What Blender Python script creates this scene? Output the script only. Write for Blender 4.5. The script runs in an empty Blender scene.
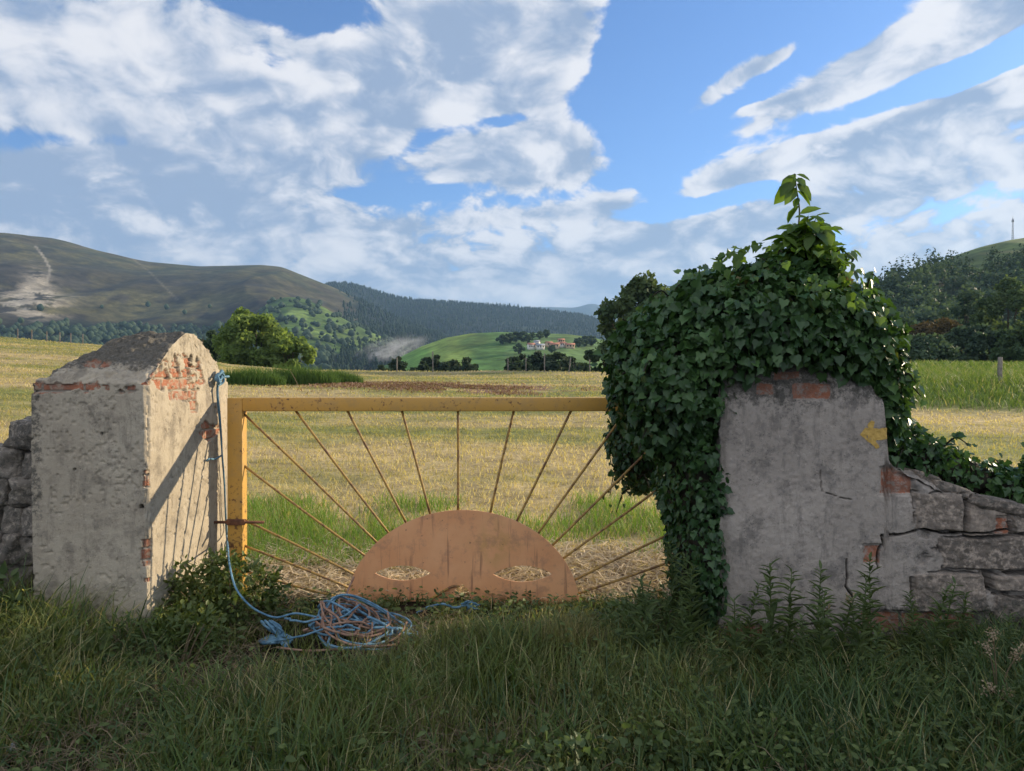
import bpy, bmesh, math, random
import numpy as np
from mathutils import Vector, geometry

random.seed(5)
RNG = np.random.default_rng(11)
SC = bpy.context.scene
COL = SC.collection
F = 715.0            # focal length of the camera in pixels of the 1024 wide picture
EYE = 1.55
HOR = 380.0          # row of the horizon
PI = math.pi

# ------------------------------------------------------------------ helpers
def at(px, py, Y):
    """a place in the world seen in direction (px,py) at a distance Y"""
    return ((px - 512.0) / F * Y, Y, EYE - (py - HOR) / F * Y)

def make_mesh(name, V, faces, mat=None, parent=None, attrs=None, cols=None, smooth=False, link=True):
    V = np.asarray(V, dtype=np.float32).reshape(-1, 3)
    if isinstance(faces, np.ndarray):
        faces = [faces]
    me = bpy.data.meshes.new(name)
    me.vertices.add(len(V)); me.vertices.foreach_set('co', V.ravel())
    loops, starts, s = [], [], 0
    for f in faces:
        if isinstance(f, (list, tuple)):
            f = np.asarray([f], dtype=np.int32)
        f = np.asarray(f, dtype=np.int32)
        if f.size == 0: continue
        k = f.shape[1]
        loops.append(f.ravel()); starts.append(s + np.arange(len(f)) * k); s += f.size
    L = np.concatenate(loops); S = np.concatenate(starts)
    me.loops.add(len(L)); me.loops.foreach_set('vertex_index', L.astype(np.int32))
    me.polygons.add(len(S)); me.polygons.foreach_set('loop_start', S.astype(np.int32))
    if smooth: me.polygons.foreach_set('use_smooth', np.ones(len(S), dtype=bool))
    me.update(calc_edges=True)
    for k, a in (attrs or {}).items():
        at_ = me.attributes.new(k, 'FLOAT', 'POINT'); at_.data.foreach_set('value', np.asarray(a, dtype=np.float32).ravel())
    for k, a in (cols or {}).items():
        a = np.asarray(a, dtype=np.float32)
        if a.shape[1] == 3: a = np.concatenate([a, np.ones((len(a), 1), np.float32)], 1)
        at_ = me.attributes.new(k, 'FLOAT_COLOR', 'POINT'); at_.data.foreach_set('color', a.ravel())
    if mat: me.materials.append(mat)
    o = bpy.data.objects.new(name, me)
    if link: COL.objects.link(o)
    if parent:
        o.parent = parent
        o.matrix_parent_inverse = parent.matrix_basis.inverted()
    return o

def tag(o, label=None, cat=None, group=None, kind=None):
    if label: o['label'] = label
    if cat: o['category'] = cat
    if group: o['group'] = group
    if kind: o['kind'] = kind
    return o

def empty(name, loc, label, cat, group=None, rz=0.0):
    o = bpy.data.objects.new(name, None); COL.objects.link(o)
    o.empty_display_size = 0.1
    o.location = loc; o.rotation_euler = (0, 0, rz)
    return tag(o, label, cat, group)

def dup(root, loc, rz=0.0, sc=1.0, label=None, group=None):
    kids = [c for c in root.children]
    r = root.copy(); COL.objects.link(r)
    r.location = loc; r.rotation_euler = (0, 0, rz); r.scale = (sc, sc, sc) if not isinstance(sc, tuple) else sc
    if label: r['label'] = label
    if group: r['group'] = group
    for ch in kids:
        c = ch.copy(); COL.objects.link(c); c.parent = r
        for g in list(ch.children):
            d = g.copy(); COL.objects.link(d); d.parent = c
    return r

class Acc:
    """collects arrays of geometry for ONE mesh"""
    def __init__(s): s.V, s.F, s.A, s.n = [], [], [], 0
    def add(s, V, Fc, var=0.5):
        V = np.asarray(V, dtype=np.float64).reshape(-1, 3)
        if isinstance(Fc, np.ndarray): Fc = [Fc]
        for f in Fc: s.F.append(np.asarray(f, dtype=np.int32).reshape(-1, np.asarray(f).shape[-1]) + s.n)
        s.V.append(V); s.A.append(np.broadcast_to(np.asarray(var, dtype=np.float64), (len(V),))); s.n += len(V)
        return s
    def build(s, name, mat, parent=None, smooth=False):
        return make_mesh(name, np.concatenate(s.V), s.F, mat, parent, {'var': np.concatenate(s.A)}, smooth=smooth)

def sstep(a, b, x):
    t = np.clip((np.asarray(x, dtype=np.float64) - a) / (b - a), 0, 1); return t * t * (3 - 2 * t)

def _hash(ix, iy, iz, seed):
    h = (ix * 374761393 + iy * 668265263 + iz * 2147483647 + seed * 1274126177) & 0xFFFFFFFF
    h = ((h ^ (h >> 13)) * 1274126177) & 0xFFFFFFFF
    h = ((h ^ (h >> 16)) * 2246822519) & 0xFFFFFFFF
    return ((h ^ (h >> 15)) & 0xFFFFFF) / float(0xFFFFFF)

def vnoise(p, seed=0):
    p = np.asarray(p, dtype=np.float64); i = np.floor(p).astype(np.int64); f = p - i; f = f * f * (3 - 2 * f)
    r = 0
    for dx in (0, 1):
        for dy in (0, 1):
            for dz in (0, 1):
                w = (f[:, 0] if dx else 1 - f[:, 0]) * (f[:, 1] if dy else 1 - f[:, 1]) * (f[:, 2] if dz else 1 - f[:, 2])
                r = r + w * _hash(i[:, 0] + dx, i[:, 1] + dy, i[:, 2] + dz, seed)
    return r

def fbm(p, octv=4, seed=0, gain=0.5):
    p = np.asarray(p, dtype=np.float64); a, s, n = 1.0, 0.0, 0.0
    for k in range(octv):
        s = s + a * vnoise(p, seed + 17 * k); n += a; a *= gain; p = p * 2.03 + 11.3
    return s / n

def P3(x, y=None, z=None):
    x = np.asarray(x, dtype=np.float64)
    y = np.zeros_like(x) if y is None else np.broadcast_to(y, x.shape)
    z = np.zeros_like(x) if z is None else np.broadcast_to(z, x.shape)
    return np.stack([x, y, z], -1)

def unit(v): return v / np.maximum(np.linalg.norm(v, axis=-1, keepdims=True), 1e-9)

def tube(pts, r, sides=7, caps=True):
    P = np.asarray(pts, dtype=np.float64); n = len(P)
    T = unit(np.gradient(P, axis=0))
    up = np.array([0, 0, 1.0]) if abs(T[0, 2]) < 0.9 else np.array([1.0, 0, 0])
    r = np.broadcast_to(np.asarray(r, dtype=np.float64), (n,))
    N = np.zeros_like(P); nv = up - T[0] * (up @ T[0]); nv /= np.linalg.norm(nv)
    for i in range(n):
        nv = nv - T[i] * (nv @ T[i]); nv /= max(np.linalg.norm(nv), 1e-9); N[i] = nv
    B = np.cross(T, N)
    a = np.arange(sides) * 2 * PI / sides
    V = P[:, None] + r[:, None, None] * (np.cos(a)[None, :, None] * N[:, None] + np.sin(a)[None, :, None] * B[:, None])
    i, j = np.meshgrid(np.arange(n - 1), np.arange(sides), indexing='ij')
    j2 = (j + 1) % sides
    Q = np.stack([i * sides + j, i * sides + j2, (i + 1) * sides + j2, (i + 1) * sides + j], -1).reshape(-1, 4)
    fs = [Q]
    if caps:
        fs += [np.arange(sides)[::-1][None], ((n - 1) * sides + np.arange(sides))[None]]
    return V.reshape(-1, 3), fs

def smooth_path(pts, n=40):
    """Catmull-Rom through the points"""
    P = np.asarray(pts, dtype=np.float64); P = np.vstack([2 * P[0] - P[1], P, 2 * P[-1] - P[-2]])
    m = len(P) - 3; t = np.linspace(0, m - 1e-6, n); k = t.astype(int); f = (t - k)[:, None]
    a, b, c, d = P[k], P[k + 1], P[k + 2], P[k + 3]
    return 0.5 * (2 * b + (c - a) * f + (2 * a - 5 * b + 4 * c - d) * f ** 2 + (3 * b - a - 3 * c + d) * f ** 3)

def box_vf(lo, hi, bev=0.0):
    lo = np.array(lo, float); hi = np.array(hi, float)
    bm = bmesh.new(); bmesh.ops.create_cube(bm, size=1)
    for v in bm.verts: v.co = Vector([lo[k] + (v.co[k] + .5) * (hi[k] - lo[k]) for k in range(3)])
    if bev: bmesh.ops.bevel(bm, geom=bm.edges[:], offset=bev, segments=2, affect='EDGES', profile=0.6)
    bm.verts.index_update()
    V = np.array([v.co[:] for v in bm.verts]); fs = [np.array([[v.index for v in f.verts]]) for f in bm.faces]
    bm.free(); return V, fs

# leaf templates: in the XY plane, base at 0, tip at y = 1, normal +Z
def leaf_tpl(half, mid_y=0.4, fold=0.12, droop=0.12):
    pts = [(0.0, half[0][1])] if half[0][0] == 0 else []
    right = [p for p in half if p[0] > 0]
    tip = half[-1]
    ring = [(0, half[0][1])] + right + [tip] + [(-x, y) for x, y in reversed(right)]
    V = [(x, y, abs(x) * fold * 2 - droop * y * y) for x, y in ring]
    V.append((0, mid_y, -0.03 - droop * mid_y ** 2)); c = len(V) - 1; n = len(ring)
    Fc = np.array([(c, (i + 1) % n, i) for i in range(n)])[:, ::-1]
    return np.array(V), Fc
IVY = leaf_tpl([(0, 0.05), (.25, -.08), (.49, .13), (.40, .34), (.41, .52), (.20, .66), (0, 1)], .32, .16, .16)
OVATE = leaf_tpl([(0, 0), (.18, .18), (.27, .45), (.17, .78), (0, 1)], .45, .15, .22)
LANCE = leaf_tpl([(0, 0), (.07, .2), (.10, .5), (.05, .8), (0, 1)], .5, .2, .3)
LANCE_WIDE = leaf_tpl([(0, 0), (.10, .2), (.135, .45), (.08, .75), (0, 1)], .45, .2, .3)
DIAM = (np.array([(0, 0, 0), (.42, .5, .08), (0, 1, -.1), (-.42, .5, .08)]), np.array([(0, 1, 2), (0, 2, 3)]))

def place(tpl, pos, dirn, nrm, size):
    TV, TF = tpl; pos = np.asarray(pos); n = len(pos)
    y = unit(dirn); z = unit(nrm - (nrm * y).sum(-1, keepdims=True) * y); x = np.cross(y, z)
    size = np.broadcast_to(np.asarray(size, float), (n,))[:, None, None]
    V = pos[:, None] + size * (TV[None, :, 0:1] * x[:, None] + TV[None, :, 1:2] * y[:, None] + TV[None, :, 2:3] * z[:, None])
    Fc = (np.arange(n) * len(TV))[:, None, None] + TF[None]
    return V.reshape(-1, 3), Fc.reshape(-1, 3), len(TV)

def blades(x, y, z, h, w, bend, rng, seg=3, droop=0.0, az=None, facing=None):
    n = len(x); az = rng.uniform(0, 2 * PI, n) if az is None else az
    fa = az + PI / 2 + rng.normal(0, .5, n) if facing is None else facing
    ld = np.stack([np.cos(az), np.sin(az)], -1); sd = np.stack([np.cos(fa), np.sin(fa)], -1)
    V = np.zeros((n, 2 * seg + 1, 3))
    for k in range(seg + 1):
        t = k / seg
        px = x + ld[:, 0] * bend * h * t ** 1.8; py = y + ld[:, 1] * bend * h * t ** 1.8
        pz = z + h * (t - droop * t ** 2.5) * np.sqrt(np.maximum(1 - (0.45 * bend * t) ** 2, .2))
        hw = w * .5 * (1 - t ** 1.6 * .95) if k < seg else 0 * w
        if k < seg:
            V[:, 2 * k] = np.stack([px - sd[:, 0] * hw, py - sd[:, 1] * hw, pz], -1)
            V[:, 2 * k + 1] = np.stack([px + sd[:, 0] * hw, py + sd[:, 1] * hw, pz], -1)
        else: V[:, 2 * seg] = np.stack([px, py, pz], -1)
    T = []
    for k in range(seg - 1):
        a = 2 * k; T += [(a, a + 1, a + 3), (a, a + 3, a + 2)]
    a = 2 * (seg - 1); T += [(a, a + 1, a + 2)]
    Fc = (np.arange(n) * (2 * seg + 1))[:, None, None] + np.array(T)[None]
    return V.reshape(-1, 3), Fc.reshape(-1, 3), 2 * seg + 1

# ------------------------------------------------------------------ node helpers
def new_mat(name):
    m = bpy.data.materials.new(name); m.use_nodes = True
    m.node_tree.nodes.clear(); return m, NT(m.node_tree)

class NT:
    def __init__(s, tree): s.t = tree
    def n(s, typ, props=None, **ins):
        nd = s.t.nodes.new('ShaderNode' + typ)
        for k, v in (props or {}).items(): setattr(nd, k, v)
        for k, v in ins.items():
            key = int(k[1:]) if k[0] == 'i' and k[1:].isdigit() else k.replace('_', ' ')
            s.set(nd.inputs[key], v)
        return nd
    def set(s, sock, v):
        if hasattr(v, 'is_output'): s.t.links.new(v, sock)
        elif isinstance(v, bpy.types.Node): s.t.links.new(v.outputs[0], sock)
        else:
            if isinstance(v, tuple) and len(v) == 3 and sock.type == 'RGBA': v = v + (1,)
            sock.default_value = v
    def m(s, op, a, b=0.0, c=None):
        nd = s.t.nodes.new('ShaderNodeMath'); nd.operation = op
        s.set(nd.inputs[0], a); s.set(nd.inputs[1], b)
        if c is not None: s.set(nd.inputs[2], c)
        return nd.outputs[0]
    def mix(s, f, a, b, mode='MIX'):
        nd = s.t.nodes.new('ShaderNodeMix'); nd.data_type = 'RGBA'; nd.blend_type = mode; nd.clamp_factor = True
        s.set(nd.inputs[0], f); s.set(nd.inputs[6], a); s.set(nd.inputs[7], b); return nd.outputs[2]
    def attr(s, name):
        nd = s.t.nodes.new('ShaderNodeAttribute'); nd.attribute_name = name; return nd
    def noise(s, vec, scale, detail=4.0, rough=.55, dist=0.0):
        return s.n('TexNoise', None, Vector=vec, Scale=scale, Detail=detail, Roughness=rough, Distortion=dist).outputs[0]
    def ramp(s, f, lo, hi):
        nd = s.t.nodes.new('ShaderNodeMapRange'); nd.interpolation_type = 'SMOOTHSTEP'
        s.set(nd.inputs[0], f); s.set(nd.inputs[1], lo); s.set(nd.inputs[2], hi); return nd.outputs[0]
    def pos(s): return s.t.nodes.new('ShaderNodeNewGeometry').outputs['Position']
    def obj(s): return s.t.nodes.new('ShaderNodeTexCoord').outputs['Object']
    def out(s, sh, vol=None):
        o = s.t.nodes.new('ShaderNodeOutputMaterial')
        if sh is not None: s.t.links.new(sh if hasattr(sh, 'is_output') else sh.outputs[0], o.inputs[0])
        if vol is not None: s.t.links.new(vol.outputs[0], o.inputs[1])

def mat_leaf(name, c1, c2, transl=.3, rough=.5, spec=.35, dry=None, tcol=None):
    m, t = new_mat(name)
    v = t.attr('var').outputs['Fac']
    nz = t.noise(t.pos(), 3.0, 2.0)
    c = t.mix(t.m('ADD', t.m('MULTIPLY', v, .8), t.m('MULTIPLY', nz, .3)), c1, c2)
    if dry: c = t.mix(t.ramp(v, .86, .95), c, dry)
    b = t.n('BsdfPrincipled', None, Base_Color=c, Roughness=rough)
    b.inputs['Specular IOR Level'].default_value = spec
    tc = t.mix(1.0, c, tcol or (1.0, 1.0, .55), 'MULTIPLY')
    tc = t.mix(1.0, tc, (1.6, 1.6, 1.6), 'MULTIPLY')
    tr = t.n('BsdfTranslucent', None, Color=tc)
    mx = t.n('MixShader', None, i0=transl, i1=b, i2=tr)
    t.out(mx); return m

def mat_simple(name, c1, c2, scale=8.0, rough=.8, bump=.3, bscale=60.0, metal=0.0, spec=.3):
    m, t = new_mat(name)
    p = t.obj()
    c = t.mix(t.ramp(t.noise(p, scale, 5), .3, .7), c1, c2)
    bp = t.n('Bump', None, Strength=bump, Distance=.01, Height=t.noise(p, bscale, 4))
    b = t.n('BsdfPrincipled', None, Base_Color=c, Roughness=rough, Metallic=metal, Normal=bp)
    b.inputs['Specular IOR Level'].default_value = spec
    t.out(b); return m

# ------------------------------------------------------------------ terrain height
_CU = [-1.4, -.9, -.716, -.58, -.46, -.394, -.3, 0, .45, .6, .75, 1.2]
_CE = [60, 50, 42, 36, 24, 16, 10, 8, 7, 5, 4, 4]
def H(x, y):
    x = np.asarray(x, float); y = np.asarray(y, float); x, y = np.broadcast_arrays(x, y)
    yy = np.maximum(y, 5.0); u = x / yy
    e = np.interp(u, _CU, _CE)
    k = (yy - 5) / 65
    kk = np.minimum(k, 1.0)
    h = kk * (EYE + e * 70 / F)
    d = np.maximum(yy - 70, 0)
    drop = np.where(d < 40, .0016 * d * d, .0016 * 1600 + (d - 40) * .128)
    h = h - drop
    h = h + .95 * sstep(19.5, 25.5, yy) * sstep(.46, .58, u) * (1 - sstep(60, 90, yy))
    p = P3(x * .12, y * .12)
    h = h + (vnoise(p, 3) - .5) * .35 * sstep(8, 30, yy)
    h = h + (vnoise(P3(x * 1.6, y * 1.6), 4) - .5) * .05
    return np.maximum(h, -30.0 - np.minimum(d, 3000) * .004)
def Hs(x, y): return float(H(np.array([x]), np.array([y]))[0])

# ------------------------------------------------------------------ materials
M = {}
M['grass'] = mat_leaf('grass_blades', (.022, .042, .012), (.25, .275, .085), .36, .55, .25, dry=(.42, .36, .19))
M['grass_dark'] = mat_leaf('verge_grass_deep_green', (.014, .036, .014), (.13, .205, .07), .3, .5, .3, dry=(.22, .19, .09))
M['grass_bright'] = mat_leaf('fresh_grass', (.085, .17, .022), (.20, .31, .05), .42, .5, .3, dry=(.30, .26, .11))
M['grass_tuft'] = mat_leaf('tuft_grass', (.055, .10, .022), (.15, .20, .05), .38, .5, .3, dry=(.34, .29, .13))
M['bank_grass'] = mat_leaf('bank_grass', (.07, .12, .028), (.17, .23, .06), .38, .6, .2, dry=(.3, .27, .13))
M['stubble'] = mat_leaf('mown_grass', (.23, .24, .075), (.54, .42, .21), .40, .7, .12, dry=(.58, .49, .29))
M['straw'] = mat_leaf('straw', (.40, .30, .19), (.70, .58, .40), .2, .8, .1)
M['ivy'] = mat_leaf('ivy_leaf', (.020, .056, .018), (.085, .165, .045), .2, .42, .4, dry=(.15, .125, .04), tcol=(1, 1, .4))
M['ivy_young'] = mat_leaf('young_leaf', (.05, .11, .018), (.14, .21, .035), .42, .42, .4, tcol=(1, 1, .4))
M['weed'] = mat_leaf('weed_leaf', (.05, .085, .03), (.13, .17, .06), .3, .55, .3)
M['weed_pale'] = mat_leaf('weed_pale_leaf', (.035, .065, .018), (.16, .20, .06), .3, .55, .3)
M['shrub'] = mat_leaf('shrub_leaf', (.05, .085, .02), (.14, .17, .05), .3, .5, .35)
M['tree_olive'] = mat_leaf('olive_green_foliage', (.10, .155, .045), (.235, .30, .10), .5, .7, .08)
M['tree_dark'] = mat_leaf('dark_green_foliage', (.042, .072, .046), (.09, .13, .075), .3, .7, .12)
M['tree_mid'] = mat_leaf('mid_green_foliage', (.045, .08, .038), (.115, .155, .065), .33, .7, .12)
M['tree_rust'] = mat_leaf('rusty_foliage', (.06, .05, .02), (.12, .085, .04), .2, .7, .1)
M['conifer'] = mat_leaf('conifer_needles', (.022, .042, .026), (.055, .085, .045), .2, .8, .1)
M['tree_blue'] = mat_leaf('blue_green_foliage', (.022, .042, .028), (.065, .09, .055), .25, .7, .1)
M['bark'] = mat_simple('bark', (.06, .045, .03), (.12, .09, .065), 6, .9, .6, 40)
M['old_wood'] = mat_simple('weathered_post_wood', (.14, .12, .10), (.28, .25, .21), 6, .9, .6, 40)
M['rope_blue'] = mat_simple('blue_rope_fibre', (.07, .16, .24), (.17, .32, .42), 30, .6, .5, 150)
M['rope_brown'] = mat_simple('faded_orange_rope_fibre', (.22, .12, .08), (.36, .23, .16), 30, .7, .5, 150)
M['mast'] = mat_simple('galvanised_steel', (.18, .18, .19), (.25, .25, .26), 3, .5, .1, 20, .6)
M['yellow_flower'] = mat_leaf('yellow_petals', (.32, .30, .05), (.46, .42, .09), .3, .6, .2)
M['pale_flower'] = mat_leaf('pale_seed_heads', (.25, .19, .12), (.42, .33, .23), .25, .7, .1)
M['white_petal'] = mat_leaf('white_petals', (.6, .6, .56), (.78, .78, .74), .25, .6, .2)

def mat_gate():
    m, t = new_mat('mustard_gate_paint'); p = t.obj()
    n1 = t.noise(p, 3.5, 6, .6); n2 = t.noise(p, 38, 5, .7)
    c = t.mix(n1, (.51, .275, .045), (.60, .345, .075))
    rust = t.ramp(t.m('ADD', t.m('MULTIPLY', n1, .35), t.m('MULTIPLY', n2, .65)), .555, .63)
    c = t.mix(t.m('MULTIPLY', t.ramp(t.noise(p, 11, 5, .7), .48, .64), .45), c, (.40, .25, .09))
    c = t.mix(rust, c, (.13, .055, .025))
    bp = t.n('Bump', None, Strength=.25, Distance=.004, Height=n2)
    b = t.n('BsdfPrincipled', None, Base_Color=c, Roughness=.5, Normal=bp); t.out(b); return m
M['gate'] = mat_gate()
def mat_rod():
    m, t = new_mat('rusty_rod_paint'); p = t.obj()
    n2 = t.noise(p, 22, 5, .7)
    c = t.mix(t.ramp(n2, .44, .62), (.40, .24, .055), (.17, .085, .04))
    b = t.n('BsdfPrincipled', None, Base_Color=c, Roughness=.65); t.out(b); return m
M['rod'] = mat_rod()
def mat_disc():
    m, t = new_mat('faded_orange_disc_paint'); p = t.obj()
    n1 = t.noise(p, 2.2, 5, .6); n2 = t.noise(p, 30, 5, .75); n3 = t.noise(p, 9, 3, .6)
    c = t.mix(t.ramp(n1, .35, .65), (.70, .325, .14), (.78, .40, .19))
    sp = t.n('SeparateXYZ', None, Vector=p)
    yel = t.m('MULTIPLY', t.ramp(t.m('ADD', t.m('ABSOLUTE', t.m('SUBTRACT', sp.outputs[0], .22)), t.m('ABSOLUTE', t.m('SUBTRACT', sp.outputs[2], .42))), .28, .05), t.ramp(n3, .35, .6))
    c = t.mix(t.m('MULTIPLY', yel, .55), c, (.46, .26, .06))
    c = t.mix(t.ramp(n2, .615, .70), c, (.15, .065, .04))
    # rust runs: stretched vertically
    mp = t.n('Mapping', None, Vector=p, Scale=(26.0, 1.0, 2.0))
    st = t.ramp(t.noise(mp, 1.0, 3, .6), .57, .72)
    c = t.mix(t.m('MULTIPLY', t.ramp(t.noise(p, 6, 7, .75), .50, .64), .5), c, (.36, .19, .11))
    c = t.mix(t.m('MULTIPLY', st, .6), c, (.20, .085, .05))
    bp = t.n('Bump', None, Strength=.2, Distance=.004, Height=n2)
    b = t.n('BsdfPrincipled', None, Base_Color=c, Roughness=.6, Normal=bp); t.out(b); return m
M['disc'] = mat_disc()
M['rust'] = mat_simple('rusty_iron', (.09, .045, .03), (.20, .09, .05), 20, .85, .5, 80)

def mat_masonry(name, ca, cb, stain, stone_a, stone_b, lichen_lo=.53):
    """lime render over brick and stone; attributes brick / mortar / stone / crack / lichen say what shows where"""
    m, t = new_mat(name); p = t.pos()
    n1 = t.noise(p, 2.6, 6, .6); n2 = t.noise(p, 17, 6, .65); n3 = t.noise(p, 85, 4, .7); n4 = t.noise(p, 5.5, 7, .68)
    c = t.mix(t.ramp(n1, .32, .68), ca, cb)
    c = t.mix(t.m('MULTIPLY', t.ramp(n2, .5, .68), .45), c, stain)
    c = t.mix(t.m('MULTIPLY', t.ramp(n3, .6, .72), .45), c, stain)
    pale = t.m('MULTIPLY', t.ramp(t.noise(p, 60, 3, .6), .60, .7), .35)
    c = t.mix(pale, c, tuple(min(1, v * 1.35) for v in cb))
    # broad damp and algae blotches with their own outline
    c = t.mix(t.m('MULTIPLY', t.ramp(n4, .50, .64), .7), c, stain)
    mpv = t.n('Mapping', None, Vector=p, Scale=(11.0, 11.0, 2.6)); c = t.mix(t.m('MULTIPLY', t.ramp(t.noise(mpv, 1.0, 8, .72), .53, .64), .5), c, stain)
    sp_ = t.ramp(t.noise(p, 130, 2, .5), .64, .70); c = t.mix(t.m('MULTIPLY', t.m('MULTIPLY', sp_, t.ramp(n4, .40, .58)), .75), c, tuple(v * .35 for v in stain))
    va = t.attr('tone').outputs['Fac']
    st = t.mix(va, stone_a, stone_b)
    st = t.mix(t.ramp(t.noise(p, 30, 5, .7), .45, .65), st, tuple(v * 1.35 for v in stone_b))
    st = t.mix(t.m('MULTIPLY', t.ramp(n4, .5, .62), .6), st, stone_a)
    c = t.mix(t.attr('stone').outputs['Fac'], c, st)
    bc = t.mix(n2, (.33, .115, .06), (.42, .18, .105))
    bc = t.mix(t.m('MULTIPLY', t.ramp(n4, .42, .62), .6), bc, (.27, .155, .115))
    bc = t.mix(t.m('MULTIPLY', t.ramp(t.noise(p, 26, 6, .7), .48, .6), .8), bc, ca)
    bc = t.mix(t.ramp(n3, .55, .7), bc, (.36, .24, .19))
    c = t.mix(t.attr('brick').outputs['Fac'], c, bc)
    c = t.mix(t.attr('mortar').outputs['Fac'], c, (.36, .31, .25))
    li = t.attr('lichen').outputs['Fac']
    lf = t.ramp(t.m('ADD', t.m('MULTIPLY', t.noise(p, 21, 8, .78), .85), t.m('MULTIPLY', li, .33)), lichen_lo, lichen_lo + .12)
    c = t.mix(t.m('MULTIPLY', t.m('MULTIPLY', lf, t.ramp(li, .05, .5)), t.m('SUBTRACT', .85, t.m('MULTIPLY', t.attr('brick').outputs['Fac'], .55))), c, t.mix(t.ramp(n3, .4, .65), (.06, .057, .05), (.13, .12, .10)))
    c = t.mix(t.attr('crack').outputs['Fac'], c, (.03, .026, .022))
    hgt = t.m('ADD', t.m('MULTIPLY', n2, .16), t.m('ADD', t.m('MULTIPLY', n3, .30), t.m('MULTIPLY', t.noise(p, 190, 4, .7), .34)))
    bp = t.n('Bump', None, Strength=.85, Distance=.012, Height=hgt)
    b = t.n('BsdfPrincipled', None, Base_Color=c, Roughness=.92, Normal=bp)
    b.inputs['Specular IOR Level'].default_value = .15
    t.out(b); return m
M['render_warm'] = mat_masonry('warm_lime_render', (.395, .335, .25), (.475, .41, .31), (.21, .18, .14), (.15, .13, .108), (.29, .25, .20))
M['render_grey'] = mat_masonry('grey_lime_render', (.34, .295, .25), (.42, .365, .31), (.15, .135, .12), (.14, .118, .098), (.30, .245, .195))

def mat_alb(name, detail_scale, amt=.35, rough=.95, detail2=None):
    m, t = new_mat(name); p = t.pos()
    c = t.attr('alb').outputs['Color']
    n = t.noise(p, detail_scale, 6, .65)
    c = t.mix(t.ramp(n, .3, .75), t.mix(1.0, c, (1 - amt,) * 3, 'MULTIPLY'), t.mix(1.0, c, (1 + amt,) * 3, 'MULTIPLY'))
    if detail2:
        n2 = t.noise(p, detail2, 5, .7)
        c = t.mix(t.ramp(n2, .35, .7), t.mix(1.0, c, (1 - amt,) * 3, 'MULTIPLY'), t.mix(1.0, c, (1 + amt * .6,) * 3, 'MULTIPLY'))
    b = t.n('BsdfPrincipled', None, Base_Color=c, Roughness=rough)
    b.inputs['Specular IOR Level'].default_value = .1
    t.out(b); return m
M['ground'] = mat_alb('field_and_soil', 1.7, .3, .95, 14.0)
M['hill'] = mat_alb('hillside', .012, .38, .95, .05)

# ------------------------------------------------------------------ THE SETTING: ground
def build_ground():
    a_front = np.radians(np.linspace(-48, 48, 420)); a_back = np.radians(np.linspace(48, 312, 90))[1:-1]
    ang = np.concatenate([a_front, a_back]); na = len(ang)
    rad = np.concatenate([[.6], np.geomspace(1.2, 120, 210), np.geomspace(126, 16000, 60)]); nr = len(rad)
    R, A = np.meshgrid(rad, ang, indexing='ij')
    X = (R * np.sin(A)).ravel(); Y = (R * np.cos(A)).ravel(); Z = H(X, Y)
    i, j = np.meshgrid(np.arange(nr - 1), np.arange(na), indexing='ij'); j2 = (j + 1) % na
    Q = np.stack([i * na + j, (i + 1) * na + j, (i + 1) * na + j2, i * na + j2], -1).reshape(-1, 4)[:, ::-1]
    V = np.stack([X, Y, Z], -1)
    V = np.vstack([V, [[0, 0, Hs(0, 0)]]]); c = len(V) - 1
    T = np.stack([np.full(na, c), np.arange(na), (np.arange(na) + 1) % na], -1)[:, ::-1]
    X = V[:, 0]; Y = V[:, 1]
    soil = np.array([.028, .021, .013]); thatch = np.array([.38, .27, .18])
    hay = np.array([.46, .35, .175]); green = np.array([.21, .22, .07]); brown = np.array([.25, .15, .095]); past = np.array([.10, .17, .03])
    n1 = fbm(P3(X * .10, Y * .22), 4, 5); n2 = fbm(P3(X * .7, Y * .7), 4, 8); row = fbm(P3(X * .05, Y * .9), 3, 12)
    k = sstep(.38, .62, .45 * n1 + .2 * n2 + .35 * row)
    col = hay[None] * k[:, None] + green[None] * (1 - k)[:, None]
    u = X / np.maximum(Y, 1)
    # ring of brown hay litter and soil before the brow of the field
    d = ((X + 5) / 10) ** 2 + ((Y - 37) / 5.5) ** 2
    bm_ = sstep(.45, .60, n2) * (1 - sstep(.55, 1.0, d))
    col = col * (1 - bm_)[:, None] + brown[None] * bm_[:, None]
    gb = sstep(.47, .6, u) * sstep(20, 22.5, Y) * (1 - sstep(75, 110, Y))
    col = col * (1 - gb)[:, None] + past[None] * gb[:, None]
    fg = 1 - sstep(5.0, 5.15, Y + (n2 - .5) * .6)
    th = sstep(5.0, 5.15, Y) * (1 - sstep(6.0, 6.9, Y + (n2 - .5) * 1.5))
    col = col * (1 - th)[:, None] + thatch[None] * th[:, None]
    col = col * (1 - fg)[:, None] + soil[None] * fg[:, None]
    far = sstep(90, 140, np.hypot(X, Y))
    col = col * (1 - far)[:, None] + past[None] * far[:, None]
    o = make_mesh('ground', V, [Q, T], M['ground'], None, None, {'alb': col}, smooth=True)
    tag(o, kind='structure')
build_ground()

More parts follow.
